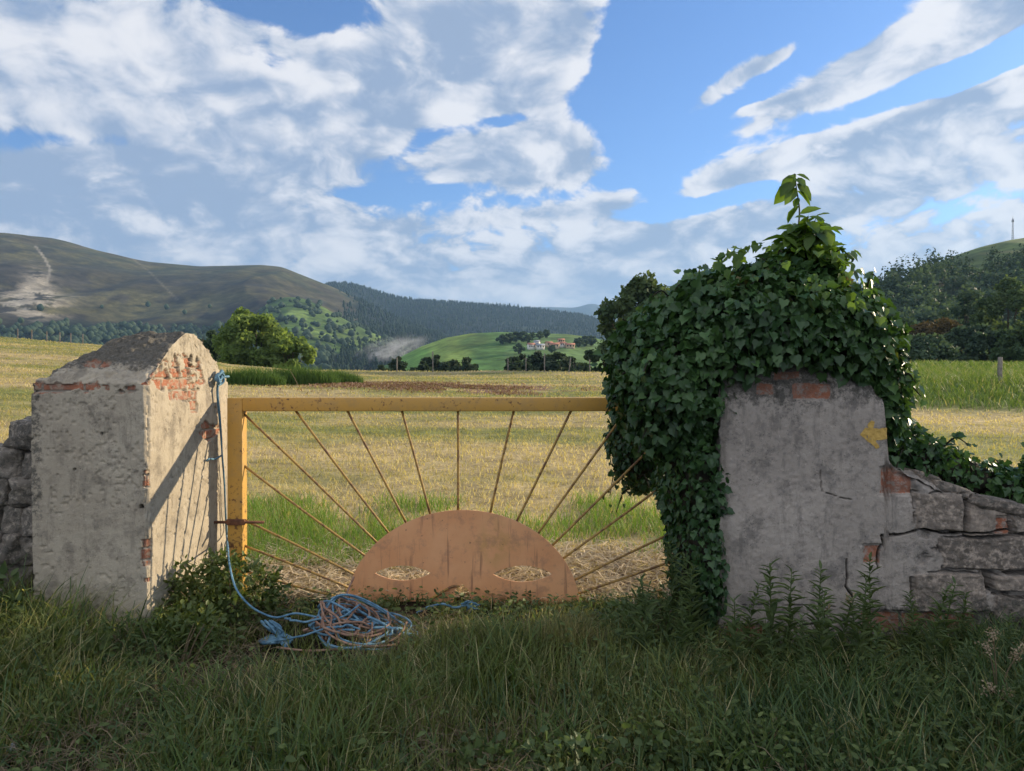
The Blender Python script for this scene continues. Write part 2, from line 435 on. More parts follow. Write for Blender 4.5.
def build_road():
    nx, ny = 160, 24
    xs = np.linspace(-14, 14, nx); ys = np.linspace(-2.2, 2.62, ny)
    Xg, Yg = np.meshgrid(xs, ys, indexing='ij'); Xg = Xg.ravel(); Yg = Yg.ravel().copy()
    edge = Yg > 2.5
    Yg[edge] += (fbm(P3(Xg[edge] * 3), 3, 40) - .5) * .3
    Z = H(Xg, Yg) + .035
    Z[Yg < -2.1] -= .03
    i, j = np.meshgrid(np.arange(nx - 1), np.arange(ny - 1), indexing='ij')
    Q = np.stack([i * ny + j, (i + 1) * ny + j, (i + 1) * ny + j + 1, i * ny + j + 1], -1).reshape(-1, 4)
    o = make_mesh('road', np.stack([Xg, Yg, Z], -1), Q, mat_simple('worn_asphalt', (.035, .035, .036), (.065, .063, .06), 5, .9, .6, 120), smooth=True)
    tag(o, kind='structure')
build_road()

# ------------------------------------------------------------------ hills
def ridge_fn(pts):
    a = np.array(pts, float); return lambda x: np.interp(x, a[:, 0], a[:, 1])

class Hill:
    """a hill as a height sheet: foot, face, ridge and a back slope; silhouette given as bearings and heights"""
    def __init__(s, name, pts, D, front, back, foot=-25.0, step=3.0, rows=90, amp=.10, seed=0, nscale=.004, prof=1.25, amp_ridge=.0, Dfn=None):
        s.name = name; f = ridge_fn(pts); x0, x1 = pts[0][0], pts[-1][0]
        s.px = np.arange(x0, x1 + step, step); s.rows = rows
        s.t = np.concatenate([np.linspace(0, 1, rows), 1 + np.linspace(0, 1, 14)[1:] ** 1.0])
        PX, T = np.meshgrid(s.px, s.t, indexing='ij')
        Dr = np.full_like(PX, D) if Dfn is None else Dfn(PX)
        # round off the corners of the silhouette
        k = np.exp(-np.linspace(-2, 2, 9) ** 2); k /= k.sum()
        yy = f(np.arange(x0 - 4 * step, x1 + 5 * step, step)); yy = np.convolve(yy, k, 'valid')[:len(s.px)]
        Hr = EYE + (HOR - yy)[:, None] / F * Dr
        dist = np.where(T <= 1, Dr - front * (1 - T), Dr + back * (T - 1))
        tt = np.where(T <= 1, T, 1 - (T - 1))
        X = (PX - 512) / F * dist; Y = dist
        prof_ = np.where(T <= 1, sstep(-.35, 1.0, tt) * .5 + .5 * tt ** prof, tt ** .8)
        p0 = (sstep(-.35, 1, np.array(0.)) * .5); prof_ = np.where(T <= 1, (prof_ - p0) / (1 - p0), prof_)
        Z = foot + (Hr - foot) * prof_
        nz = fbm(P3(X.ravel() * nscale, Y.ravel() * nscale * .6), 5, seed).reshape(X.shape)
        rg = 1 - np.abs(2 * fbm(P3(X.ravel() * nscale * 1.3, Y.ravel() * nscale * .45), 3, seed + 5).reshape(X.shape) - 1)
        win = np.where(T <= 1, np.clip(4 * T * (1 - T), 0, 1) ** .7, 0)
        Z = Z + (Hr - foot) * win * amp * ((nz - .5) * 1.4 + (rg - .8) * .9)
        if amp_ridge: Z = Z + amp_ridge * (fbm(P3(X.ravel() * nscale * 8, Y.ravel() * nscale * 2), 3, seed + 9).reshape(X.shape) - .5) * sstep(.5, 1, T)
        s.X, s.Y, s.Z, s.PX, s.T = X, Y, Z, PX, T
        s.PY = HOR - (Z - EYE) / Y * F
    def build(s, col, mat=None):
        nx, nt = s.X.shape
        i, j = np.meshgrid(np.arange(nx - 1), np.arange(nt - 1), indexing='ij')
        Q = np.stack([i * nt + j, (i + 1) * nt + j, (i + 1) * nt + j + 1, i * nt + j + 1], -1).reshape(-1, 4)
        o = make_mesh(s.name, np.stack([s.X, s.Y, s.Z], -1).reshape(-1, 3), Q, mat or M['hill'], None, None, {'alb': col.reshape(-1, 3)}, smooth=True)
        return tag(o, kind='structure')
    def sample(s, n, rng, ok):
        """random places on the face; ok(px,py,t) gives the chance to keep one"""
        nx, nt = s.X.shape; out = []; tries = 0
        while len(out) < n and tries < 60:
            tries += 1
            a = rng.uniform(0, nx - 1.001, 4 * n); b = rng.uniform(0, s.rows - 1.001, 4 * n)
            i = a.astype(int); j = b.astype(int); fa = a - i; fb = b - j
            bl = lambda G: G[i, j] * (1 - fa) * (1 - fb) + G[i + 1, j] * fa * (1 - fb) + G[i, j + 1] * (1 - fa) * fb + G[i + 1, j + 1] * fa * fb
            x, y, z, px, py, t = map(bl, (s.X, s.Y, s.Z, s.PX, s.PY, s.T))
            # even cover by ground area
            keep = rng.uniform(0, 1, len(x)) < np.clip(ok(px, py, t), 0, 1)
            out += list(zip(x[keep], y[keep], z[keep]))
        return np.array(out[:n])

def forest_mesh(name, pts, hmin, hmax, mat, rng, kind='cone', wide=.36, parent=None):
    """many small crowns as one mass of foliage"""
    n = len(pts); acc = Acc()
    h = rng.uniform(hmin, hmax, n) * (0.75 + .5 * rng.uniform(0, 1, n) ** 2)
    if kind == 'cone':
        sd = 6; lev = [(0.0, .55), (.18, 1.0), (.5, .62), (.54, .78), (.8, .34), (.83, .44), (1.0, 0.02)]
    else:
        sd = 7; lev = [(0.0, .30), (.22, .85), (.45, 1.05), (.68, .92), (.88, .55), (1.0, .12)]
    a = np.arange(sd) * 2 * PI / sd
    V = np.zeros((n, len(lev), sd, 3)); rot = rng.uniform(0, 6.28, n)
    for k, (t, r) in enumerate(lev):
        rr = h[:, None] * wide * r * rng.uniform(.72, 1.28, (n, sd))
        V[:, k, :, 0] = pts[:, 0:1] + rr * np.cos(a[None] + rot[:, None]); V[:, k, :, 1] = pts[:, 1:2] + rr * np.sin(a[None] + rot[:, None])
        V[:, k, :, 2] = pts[:, 2:3] - .06 * h[:, None] + h[:, None] * (t + rng.uniform(-.05, .05, (n, sd)) * (0 < t < 1))
    i, j = np.meshgrid(np.arange(len(lev) - 1), np.arange(sd), indexing='ij'); j2 = (j + 1) % sd
    Q = np.stack([i * sd + j, i * sd + j2, (i + 1) * sd + j2, (i + 1) * sd + j], -1).reshape(-1, 4)
    Fq = (np.arange(n) * len(lev) * sd)[:, None, None] + Q[None]
    var = np.repeat(rng.uniform(0, .8, n), len(lev) * sd)
    acc.add(V.reshape(-1, 3), Fq.reshape(-1, 4), var)
    o = acc.build(name, mat, parent, smooth=False)
    return o

def mixc(a, b, k): return a * (1 - k)[..., None] + np.asarray(b)[None, None] * k[..., None]

HR = np.random.default_rng(77)
# left: bare moorland mountain
A = Hill('mountain', [(-420, 205), (-200, 216), (-60, 228), (0, 235), (50, 243), (100, 254), (150, 262), (200, 266.5), (262, 265), (282, 267), (312, 279), (335, 288), (360, 300), (400, 318), (470, 346), (540, 375)],
         2300, 1500, 900, seed=3, nscale=.0022, amp=.20, rows=160, step=2.0)
n1 = fbm(P3(A.X.ravel() * .004, A.Y.ravel() * .004), 5, 21).reshape(A.X.shape)
n2 = fbm(P3(A.X.ravel() * .016, A.Y.ravel() * .012), 4, 31).reshape(A.X.shape)
n3 = fbm(P3(A.X.ravel() * .05, A.Y.ravel() * .03), 4, 41).reshape(A.X.shape)
c = np.tile(np.array([.072, .062, .034]), A.X.shape + (1,))
c = mixc(c, (.115, .105, .045), sstep(.42, .6, n1) * .8)
c = mixc(c, (.042, .036, .03), sstep(.48, .62, n2) * .85)
c = mixc(c, (.085, .10, .035), sstep(.55, .9, A.T) * sstep(.35, .6, n2) * .5)
low = sstep(318, 332, A.PY + (n2 - .5) * 26); c = mixc(c, (.016, .024, .016), low)
scr = np.exp(-(((A.PX - 38) / 14) ** 2 + ((A.PY - 292) / 20) ** 2)) + .9 * np.exp(-(((A.PX - 25) / 42) ** 2 + ((A.PY - 303) / 13) ** 2))
c = mixc(c, (.34, .30, .23), np.clip(scr * sstep(.44, .54, n3 + (n1 - .5) * .4) * 1.3, 0, 1))
def streak(c, H_, pts, w, colr, k=1.0):
    a = np.array(pts, float); xs = np.interp(H_.PY, a[:, 1], a[:, 0]); inn = (H_.PY >= a[0, 1]) & (H_.PY <= a[-1, 1])
    d = np.abs(H_.PX - xs); return mixc(c, colr, np.where(inn, k * (1 - sstep(w * .4, w, d)), 0))
flank = sstep(335, 375, A.PX + (n2 - .5) * 60 + (A.PY - 300) * .35) * sstep(.45, .52, n1 * .5 + .35 + (A.PX > 330) * .2); c = mixc(c, (.016, .024, .017), flank)
c = streak(c, A, [(36, 246), (45, 258), (51, 270), (47, 282), (42, 295)], 1.9, (.30, .27, .21), .9)
c = streak(c, A, [(132, 258), (150, 272), (178, 300)], 1.8, (.2, .18, .12), .5)
A.build(c)
pts = A.sample(2600, HR, lambda px, py, t: np.where((px > 300) & (px < 470), sstep(335, 372, px + (py - 300) * .35), 0))
tag(forest_mesh('woodland', pts, 8, 15, M['conifer'], HR, 'cone', .3), 'dark conifer wood on the right flank of the bare moorland mountain', 'woodland', kind='stuff')
pts = A.sample(1500, HR, lambda px, py, t: np.where((px > -60) & (px < 330), sstep(322, 336, py), 0) * .9 + np.where((px > 0) & (px < 330) & (py > 305), .03, 0))
tag(forest_mesh('woodland', pts, 8, 15, M['tree_dark'], HR, 'round', .42), 'dark belt of far woodland at the foot of the bare moorland mountain', 'woodland', kind='stuff')

# the green spur with hedged pastures below it
B = Hill('pasture_spur', [(150, 372), (200, 352), (240, 322), (270, 302), (285, 297), (302, 298), (322, 306), (342, 318), (362, 328), (385, 338), (425, 352), (475, 372)],
         1500, 620, 500, seed=13, nscale=.005, amp=.10, step=2.0, rows=80)
vx = np.floor((B.PX + 10 * np.sin(B.PY * .12)) / 26.0); vy = np.floor((B.PY + 5 * np.sin(B.PX * .07)) / 13.0)
cell = _hash(vx.astype(int), vy.astype(int), np.zeros_like(vx).astype(int), 5)
c = np.tile(np.array([.085, .14, .035]), B.X.shape + (1,)); c = mixc(c, (.16, .23, .06), sstep(.45, .7, cell)); c = mixc(c, (.035, .05, .025), (cell < .22) * .9)
B.build(c)
def hedge(px, py, t):
    fx = ((px + 10 * np.sin(py * .12)) / 26.0) % 1.0; fy = ((py + 5 * np.sin(px * .07)) / 13.0) % 1.0
    return np.where((np.abs(fx - .5) > .45) | (np.abs(fy - .5) > .42), .75, .035) * (px > 215) * (px < 420)
pts = B.sample(620, HR, hedge)
tag(forest_mesh('hedgerow_trees', pts, 6, 12, M['tree_dark'], HR, 'round', .5), 'far hedgerow trees between the green pastures of the spur', 'woodland', kind='stuff')

# forested ridge across the valley
Cc = Hill('forested_ridge', [(230, 318), (290, 296), (330, 286), (352, 285.5), (375, 291), (400, 298.5), (430, 301), (470, 304), (505, 306), (530, 309), (560, 313), (585, 317), (600, 322), (640, 330), (700, 345), (780, 366)],
          3300, 1700, 1200, seed=23, nscale=.0016, amp=.2, rows=90)
nn = fbm(P3(Cc.X.ravel() * .003, Cc.Y.ravel() * .003), 4, 6).reshape(Cc.X.shape)
c = np.tile(np.array([.022, .032, .02]), Cc.X.shape + (1,)); c = mixc(c, (.045, .06, .03), sstep(.5, .65, nn))
Cc.build(c)
pts = Cc.sample(9000, HR, lambda px, py, t: np.where((px > 300) & (px < 640), 1, 0) * (.25 + .75 * t))
tag(forest_mesh('ridge_forest', pts, 8, 16, M['conifer'], HR, 'cone', .26), 'dark conifer forest covering the far ridge across the valley', 'forest', kind='stuff')

# distant blue mountains
Dd = Hill('far_mountains', [(380, 330), (440, 316), (490, 311), (530, 307.5), (552, 307), (575, 308), (585, 305), (592, 302.5), (600, 306), (625, 310), (670, 306), (720, 312), (800, 320), (900, 330)], 9000, 2600, 2000, seed=33, nscale=.0006, amp=.15, rows=40)
Dd.build(np.tile(np.array([.05, .06, .045]), Dd.X.shape + (1,)))

# green knoll with the village
E = Hill('village_knoll', [(330, 400), (370, 374), (395, 360), (420, 347), (445, 338), (470, 333.5), (500, 332), (530, 333), (565, 334), (590, 337), (620, 344), (660, 356), (720, 380)], 800, 420, 300, seed=43, nscale=.01, amp=.05, step=1.5, rows=100, foot=-20)
nn = fbm(P3(E.X.ravel() * .02, E.Y.ravel() * .006), 4, 16).reshape(E.X.shape)
c = np.tile(np.array([.16, .29, .055]), E.X.shape + (1,)); c = mixc(c, (.28, .38, .08), sstep(.45, .6, nn))
c = mixc(c, (.09, .18, .055), sstep(.50, .62, fbm(P3(E.X.ravel() * .012, E.Y.ravel() * .003), 3, 26).reshape(E.X.shape)) * .7)
c = mixc(c, (.16, .25, .09), (E.PX > 505) * .5)
E.build(c)
def E_at(px, t):
    i = np.clip((px - E.px[0]) / 1.5, 0, len(E.px) - 1).astype(int) if hasattr(px, 'astype') else int((px - E.px[0]) / 1.5)
    j = int(t * (E.rows - 1)); return (float(E.X[i, j]), float(E.Y[i, j]), float(E.Z[i, j]))
def E_py(px, py):
    i = int((px - E.px[0]) / 1.5); j = int(np.argmin(np.abs(E.PY[i, :E.rows] - py))); return (float(E.X[i, j]), float(E.Y[i, j]), float(E.Z[i, j]))

# wooded hill on the right and the grass hill behind it
G = Hill('grass_hill', [(820, 330), (870, 300), (905, 276), (945, 259), (980, 247), (1010, 240), (1024, 238), (1080, 230), (1200, 222), (1400, 225)], 620, 330, 300, seed=53, nscale=.01, amp=.05, foot=-20)
G.build(np.tile(np.array([.14, .18, .055]), G.X.shape + (1,)))
Fh = Hill('wooded_hill', [(640, 378), (720, 362), (790, 340), (840, 316), (860, 302), (880, 289), (900, 279), (935, 271), (960, 274), (1000, 270), (1024, 264), (1100, 252), (1250, 240), (1450, 236)], 400, 260, 160, seed=63, nscale=.012, amp=.06, foot=-18)
Fh.build(np.tile(np.array([.045, .06, .025]), Fh.X.shape + (1,)))

# ------------------------------------------------------------------ trees
def tree_meshes(rng, height, rx, rz, trunk_h, nclump, per, leaf, mat, name, label, cat, group=None, loc=(0, 0, 0), squash=1.0, lean=0.0):
    root = empty(name, loc, label, cat, group)
    acc = Acc(); cz = height - rz
    cl = []
    while len(cl) < nclump:
        v = rng.normal(0, 1, 3); v /= np.linalg.norm(v); r = rng.uniform(.35, 1.0) ** .5
        p = np.array([v[0] * rx * r, v[1] * rx * r * squash, cz + v[2] * rz * r])
        p[:2] *= 1 - .25 * max(0, v[2]) ** 2
        if p[2] < trunk_h * .8: continue
        cl.append(p)
    cl = np.array(cl); cr = rx * rng.uniform(.16, .34, nclump)
    pos, nr = [], []
    for p, r in zip(cl, cr):
        v = unit(rng.normal(0, 1, (per, 3))); q = p + v * (r * rng.uniform(.45, 1.0, (per, 1)) ** .6) * np.array([1, 1, .75]); pos.append(q); nr.append(v)
    pos = np.concatenate(pos); nr = np.concatenate(nr)
    d = unit(rng.normal(0, 1, pos.shape) + np.array([0, 0, -.5])); nn_ = unit(nr + rng.normal(0, .55, pos.shape) + np.array([0, 0, .4]))
    V, Fc, k = place(DIAM, pos, d, nn_, leaf * rng.uniform(.6, 1.4, len(pos)))
    var = np.repeat(np.repeat(rng.uniform(0, .75, nclump), per) + rng.uniform(-.1, .2, len(pos)), k)
    acc.add(V, Fc, var); cro = acc.build('crown', mat, root)
    tr = Acc(); r0 = height * .022
    base = smooth_path([(0, 0, -.5), (lean * .3, 0, trunk_h * .6), (lean, .05, trunk_h * 1.3), (lean * 1.1, 0, cz + rz * .55)], 14)
    V, f = tube(base, np.linspace(r0 * 1.3, r0 * .3, 14), 7); tr.add(V, f)
    for p in cl[rng.permutation(nclump)[:min(14, nclump)]]:
        s = base[int(rng.uniform(4, 10))]
        V, f = tube(smooth_path([s, s * .55 + p * .45 + np.array([0, 0, -.04 * height]), p], 8), np.linspace(r0 * .45, r0 * .1, 8), 5); tr.add(V, f)
    tr.build('trunk', M['bark'], root)
    for ch in root.children: ch.matrix_parent_inverse.identity()
    return root

def conifer(rng, height, rad, mat, label, cat='tree', group=None, loc=(0, 0, 0), name='conifer_tree', whorls=12, per=26):
    root = empty(name, loc, label, cat, group); acc = Acc(); pos, dr, sz = [], [], []
    for k in range(whorls):
        t = k / (whorls - 1); z = height * (.16 + .82 * t); R = rad * (1 - t) ** .8 + .06 * rad
        n = max(6, int(per * (1 - t) + 6)); a = rng.uniform(0, 6.28, n); r = R * rng.uniform(.25, .9, n)
        pos.append(np.stack([r * np.cos(a), r * np.sin(a), z + rng.normal(0, height * .02, n) - .2 * r], -1))
        dr.append(np.stack([np.cos(a), np.sin(a), rng.uniform(-.5, .1, n)], -1)); sz.append(np.full(n, .32 * rad + .35 * R) * rng.uniform(.7, 1.2, n))
    pos = np.concatenate(pos); dr = np.concatenate(dr); sz = np.concatenate(sz)
    V, Fc, k = place(DIAM, pos, dr, rng.normal(0, .5, pos.shape) + np.array([0, 0, 1]), sz)
    acc.add(V, Fc, np.repeat(rng.uniform(0, .8, len(pos)), k)); acc.build('crown', mat, root)
    V, f = tube([(0, 0, -.5), (0, 0, height * .5), (0, 0, height * .95)], [height * .018, height * .012, .02], 6)
    Acc().add(V, f).build('trunk', M['bark'], root)
    return root

TR = np.random.default_rng(101)
def gz(px, Y): x = (px - 512) / F * Y; return (x, Y, Hs(x, Y))

# wooded hill on the right: one mass of crowns on the slope
pts = Fh.sample(900, TR, lambda px, py, t: np.where((px > 760) & (px < 1180), 1, 0) * sstep(.0, .12, t))
k = vnoise(P3(pts[:, 0] * .02, pts[:, 1] * .02, 0), 8) + .35 * (pts[:, 2] > 35)
def leafy_mass(name, pts, hmin, hmax, mat, rng, conif, label):
    acc = Acc(); per = 46 if conif else 70
    n = len(pts); h = rng.uniform(hmin, hmax, n); var0 = rng.uniform(0, .6, n)
    if conif:
        t = rng.uniform(0, 1, (n, per)) ** 1.3; R = h[:, None] * .22 * (1 - t) + .3; a = rng.uniform(0, 6.28, (n, per)); r = R * rng.uniform(.4, 1, (n, per))
        P = np.stack([pts[:, 0:1] + r * np.cos(a), pts[:, 1:2] + r * np.sin(a), pts[:, 2:3] + h[:, None] * (.12 + .86 * t) - .25 * r], -1).reshape(-1, 3)
        D_ = np.stack([np.cos(a), np.sin(a), -.35 + 0 * a], -1).reshape(-1, 3); sz = (h[:, None] * .17 * (1.1 - t * .7)).ravel()
    else:
        v = unit(rng.normal(0, 1, (n, per, 3))); v[..., 2] = np.abs(v[..., 2]) * 1.2 - .25; r = rng.uniform(.65, 1.0, (n, per, 1)) + .18 * np.sin(v[..., 0:1] * 5 + var0[:, None, None] * 30)
        P = (pts[:, None] + v * r * (h[:, None, None] * np.array([.36, .36, .52])) + np.array([0, 0, 1]) * h[:, None, None] * .48).reshape(-1, 3)
        D_ = rng.normal(0, 1, P.shape) + np.array([0, 0, -.4]); sz = np.repeat(h * .15, per)
    V, Fc, k = place(DIAM, P, D_, rng.normal(0, .6, P.shape) + np.array([0, -.3, .8]), sz * rng.uniform(.7, 1.3, len(P)))
    acc.add(V, Fc, np.repeat(np.repeat(var0, per) + rng.uniform(-.1, .25, n * per), k))
    # the wood of the crowns
    for p, hh in list(zip(pts, h))[::3]:
        V, f = tube([p + np.array([0, 0, -.5]), p + np.array([0, 0, hh * .7])], [hh * .02, hh * .006], 5); acc.add(V, f, 0.0)
    o = acc.build(name, mat); return tag(o, label, 'woodland', kind='stuff')
cf = k > .72
leafy_mass('hill_conifers', pts[cf], 9, 15, M['conifer'], TR, True, 'dark spiky conifer wood along the crest of the right hill')
leafy_mass('hill_broadleaf_wood', pts[~cf], 7, 12, M['tree_dark'], TR, False, 'rounded dark green wood on the slope of the right hill')

big = tree_meshes(TR, 15.5, 5.7, 7.0, 3.0, 90, 300, .52, M['tree_olive'], 'broadleaf_tree', 'big round olive green tree behind the brow of the field, left of centre', 'tree', loc=gz(256, 112))
big.location.z = EYE + (HOR - 307) / F * 112 - 15.5
low = tree_meshes(TR, 8.6, 3.3, 3.6, 1.5, 34, 200, .55, M['tree_olive'], 'broadleaf_tree', 'lower olive green tree leaning out right of the big round tree', 'tree', loc=gz(293, 108))
low.location.z = EYE + (HOR - 336) / F * 108 - 8.6
sm = tree_meshes(TR, 7.0, 2.9, 3.0, 1.2, 24, 200, .5, M['tree_dark'], 'broadleaf_tree', 'small dark green tree between the left pillar and the big round tree', 'tree', loc=gz(203, 118))
sm.location.z = EYE + (HOR - 328) / F * 118 - 7.0
iv = tree_meshes(TR, 10.6, 4.6, 4.8, 1.6, 60, 230, .48, M['tree_mid'], 'broadleaf_tree', 'tall dark tree standing in the field just left of the ivy mass', 'tree', loc=gz(640, 76))
iv.location.z = EYE + (HOR - 281) / F * 76 - 10.6
lb = tree_meshes(TR, 3.6, 2.2, 1.8, .5, 18, 140, .4, M['tree_dark'], 'broadleaf_tree', 'low dark bush at the foot of the tall tree left of the ivy', 'bush', loc=gz(604, 78))
lb.location.z = EYE + (HOR - 345) / F * 78 - 3.6

# trees at the foot of the right hill
RT = [(1008, 278, 120, 13, 5.4, 'tree_mid', 'tall pale green tree at the far right edge of the photo'),
      (968, 292, 150, 13, 5.2, 'tree_dark', 'dark rounded tree left of the tall pale tree at the right edge'),
      (940, 318, 130, 9, 4.6, 'tree_rust', 'low rusty brown tree in front of the wooded hill'),
      (905, 322, 140, 9, 4.4, 'tree_mid', 'low green tree just right of the ivy edge'),
      (1062, 290, 110, 13, 6.0, 'tree_dark', 'dark tree cut off by the right edge behind the fence post'),
      (975, 325, 95, 7.5, 4.2, 'tree_dark', 'low dark tree directly behind the green bank and fence post'),
      (880, 330, 120, 7.5, 4.0, 'tree_dark', 'low dark tree half hidden by the right side of the ivy'),
      (1030, 322, 88, 7.5, 4.0, 'tree_mid', 'bushy mid green tree right of the fence post on the bank'),
      (925, 338, 85, 5.5, 3.6, 'tree_dark', 'dark bushy thicket between ivy and fence post on the bank')]
for px, py, Y, h, r, mt, lab in RT:
    o = tree_meshes(TR, h, r, h * .45, .8, 40, 190, .5, M[mt], 'broadleaf_tree', lab, 'tree', 'trees at the foot of the right hill', loc=gz(px, Y))
    o.location.z = EYE + (HOR - py) / F * Y - h

# dark trees behind the brow
c0 = None
lab_c = 'slim dark tree in the row behind the brow of the field'
for px, py, Y, w in [(386, 360, 140, 1), (398, 352, 150, .9), (408, 357, 150, 1.1), (424, 356, 140, .9), (432, 351, 150, .8), (441, 353, 150, 1.0), (450, 355, 145, .9), (460, 352, 150, 1.0), (469, 356, 145, 1.0),
                      (513, 354, 140, .9), (519, 349, 150, .9), (527, 353, 145, .9), (535, 350, 150, 1.1), (543, 346, 150, .9), (551, 347, 150, 1.0), (560, 350, 145, 1.1), (567, 349, 150, .9), (574, 352, 140, 1.1)]:
    if c0 is None:
        c0 = tree_meshes(TR, 10, 1.9, 4.7, .8, 34, 60, .7, M['tree_blue'], 'dark_tree', lab_c, 'tree', 'row of dark trees behind the brow'); c0['label'] = lab_c; o = c0
    else: o = dup(c0, (0, 0, 0))
    s = w * TR.uniform(.8, 1.2)
    o.location = ((px - 512) / F * Y, Y, EYE + (HOR - py) / F * Y - 10 * s); o.scale = (s * TR.uniform(.9, 1.4), s * 1.1, s); o.rotation_euler.z = TR.uniform(0, 6)

# village: trees and houses on the knoll
v0 = None
for px, py, h, sx in [(503, 343, 9, 1.3), (510, 342, 9.5, 1.3), (517, 341, 10, 1.3), (524, 341, 10, 1.3), (529, 342, 8, 1.1), (541, 338, 8, 1.0), (546, 337, 9, 1.0), (533, 338, 7, 1.0), (519, 353, 9, 1.1), (579, 346, 9, 1.3), (585, 345, 10, 1.3), (591, 345, 10, 1.2), (553, 352, 7, 1.0)]:
    if v0 is None:
        v0 = tree_meshes(TR, 9, 4.2, 3.6, 1, 22, 60, 1.1, M['tree_dark'], 'village_tree', 'dark round tree beside the houses of the village', 'tree', 'trees among the village houses'); o = v0
    else: o = dup(v0, (0, 0, 0))
    o.location = E_py(px, py + 1.5); s = h / 9; o.scale = (s * sx, s * sx, s); o.rotation_euler.z = TR.uniform(0, 6)

M['wall_white'] = mat_simple('white_house_wall', (.66, .62, .55), (.74, .70, .64), 2, .9, .1, 10)
M['wall_ochre'] = mat_simple('ochre_house_wall', (.45, .34, .22), (.52, .41, .28), 2, .9, .1, 10)
M['roof_red'] = mat_simple('red_roof_tiles', (.34, .14, .09), (.44, .21, .14), 2, .9, .3, 6)
M['roof_grey'] = mat_simple('grey_roof_sheet', (.24, .26, .30), (.30, .32, .36), 2, .8, .2, 6)
M['win'] = mat_simple('dark_window_glass', (.03, .035, .04), (.05, .055, .06), 4, .2, .0, 10)
def house(loc, w, d, h, rz, wm, rm, label):
    r = empty('house', loc, label, 'house', 'houses of the village on the knoll', rz)
    V, f = box_vf((-w / 2, -d / 2, -1.5), (w / 2, d / 2, h)); a = Acc().add(V, f)
    rh = d * .24
    a.add([(-w / 2, -d / 2, h), (-w / 2, d / 2, h), (-w / 2, 0, h + rh), (w / 2, -d / 2, h), (w / 2, d / 2, h), (w / 2, 0, h + rh)], np.array([(0, 2, 1), (3, 4, 5)]))
    a.build('wall', wm, r)
    o_, t_ = .5, .25; ra = Acc()
    for s in (-1, 1):
        e = (d / 2 + o_) * s; z0 = h - rh * o_ / (d / 2)
        pv = [(-w / 2 - o_, e, z0), (w / 2 + o_, e, z0), (w / 2 + o_, 0, h + rh), (-w / 2 - o_, 0, h + rh)]
        V = np.array(pv + [(x, y, z + t_) for x, y, z in pv])
        ra.add(V, np.array([(0, 1, 2, 3), (4, 5, 6, 7), (0, 1, 5, 4), (1, 2, 6, 5), (2, 3, 7, 6), (3, 0, 4, 7)]))
    ra.build('roof', rm, r)
    for k in range(3):
        x = -w / 2 + w * (k + .5) / 3
        V, f = box_vf((x - .55, -d / 2 - .04, h * .45), (x + .55, -d / 2 + .1, h * .45 + 1.4)); Acc().add(V, f).build('window', M['win'], r)
    for ch in r.children: ch.matrix_parent_inverse.identity()
for px, py, w, d, h, rz, wm, rm, lab in [
    (531.5, 347.5, 9, 8, 6, .3, 'wall_white', 'roof_red', 'white house at the left end of the far village'),
    (537, 345, 7, 7, 7, -.4, 'wall_white', 'roof_grey', 'tall narrow white house beside the left end of the village'),
    (541, 347.5, 11, 8, 5, .2, 'wall_white', 'roof_grey', 'long house with a grey roof in the middle of the village'),
    (549, 345, 9, 8, 5, .5, 'wall_ochre', 'roof_red', 'ochre house behind the grey roof in the village'),
    (556, 346.5, 12, 9, 5, -.2, 'wall_ochre', 'roof_red', 'wide red roofed house in the village'),
    (563, 345, 9, 8, 5, .3, 'wall_white', 'roof_red', 'small white house with red roof right of the wide one'),
    (571, 346.5, 12, 8, 4.5, .1, 'wall_ochre', 'roof_red', 'low red roofed house at the right end of the village'),
    (561, 341, 9, 7, 4, .2, 'wall_ochre', 'roof_red', 'small house standing highest on the village slope')]:
    house(E_py(px, py + 2), w * .66, d * .66, h * .72, rz, M[wm], M[rm], lab)

# mast on the grass hill
def mast():
    x, y, _ = at(1012, 240, 620); z = EYE + (HOR - 241.5) / F * 620
    r = empty('radio_mast', (x, y, z), 'thin lattice radio mast on the top of the grass hill', 'mast'); a = Acc(); hh = 20
    leg = [np.array([.9 * math.cos(k * 2.094), .9 * math.sin(k * 2.094), 0]) for k in range(3)]
    for l in leg:
        V, f = tube([l, l * .35 + np.array([0, 0, hh])], [.14, .10], 5); a.add(V, f)
    for q in range(10):
        for k in range(3):
            s0, s1 = 1 - .65 * q / 10, 1 - .65 * (q + 1) / 10
            V, f = tube([leg[k] * s0 + np.array([0, 0, hh * q / 10]), leg[(k + 1) % 3] * s1 + np.array([0, 0, hh * (q + 1) / 10])], .06, 4); a.add(V, f)
    a.build('lattice', M['mast'], r)
    b = Acc()
    for k in range(3):
        V, f = tube([leg[k] * .8 + np.array([0, 0, hh - 3.4]), leg[k] * .8 + np.array([0, 0, hh - 1.2])], .22, 6); b.add(V, f)
    V, f = tube([(0, 0, hh - .5), (0, 0, hh + 2.2)], .06, 5); b.add(V, f)
    b.build('antenna', M['mast'], r)
    for ch in r.children: ch.matrix_parent_inverse.identity()
mast()

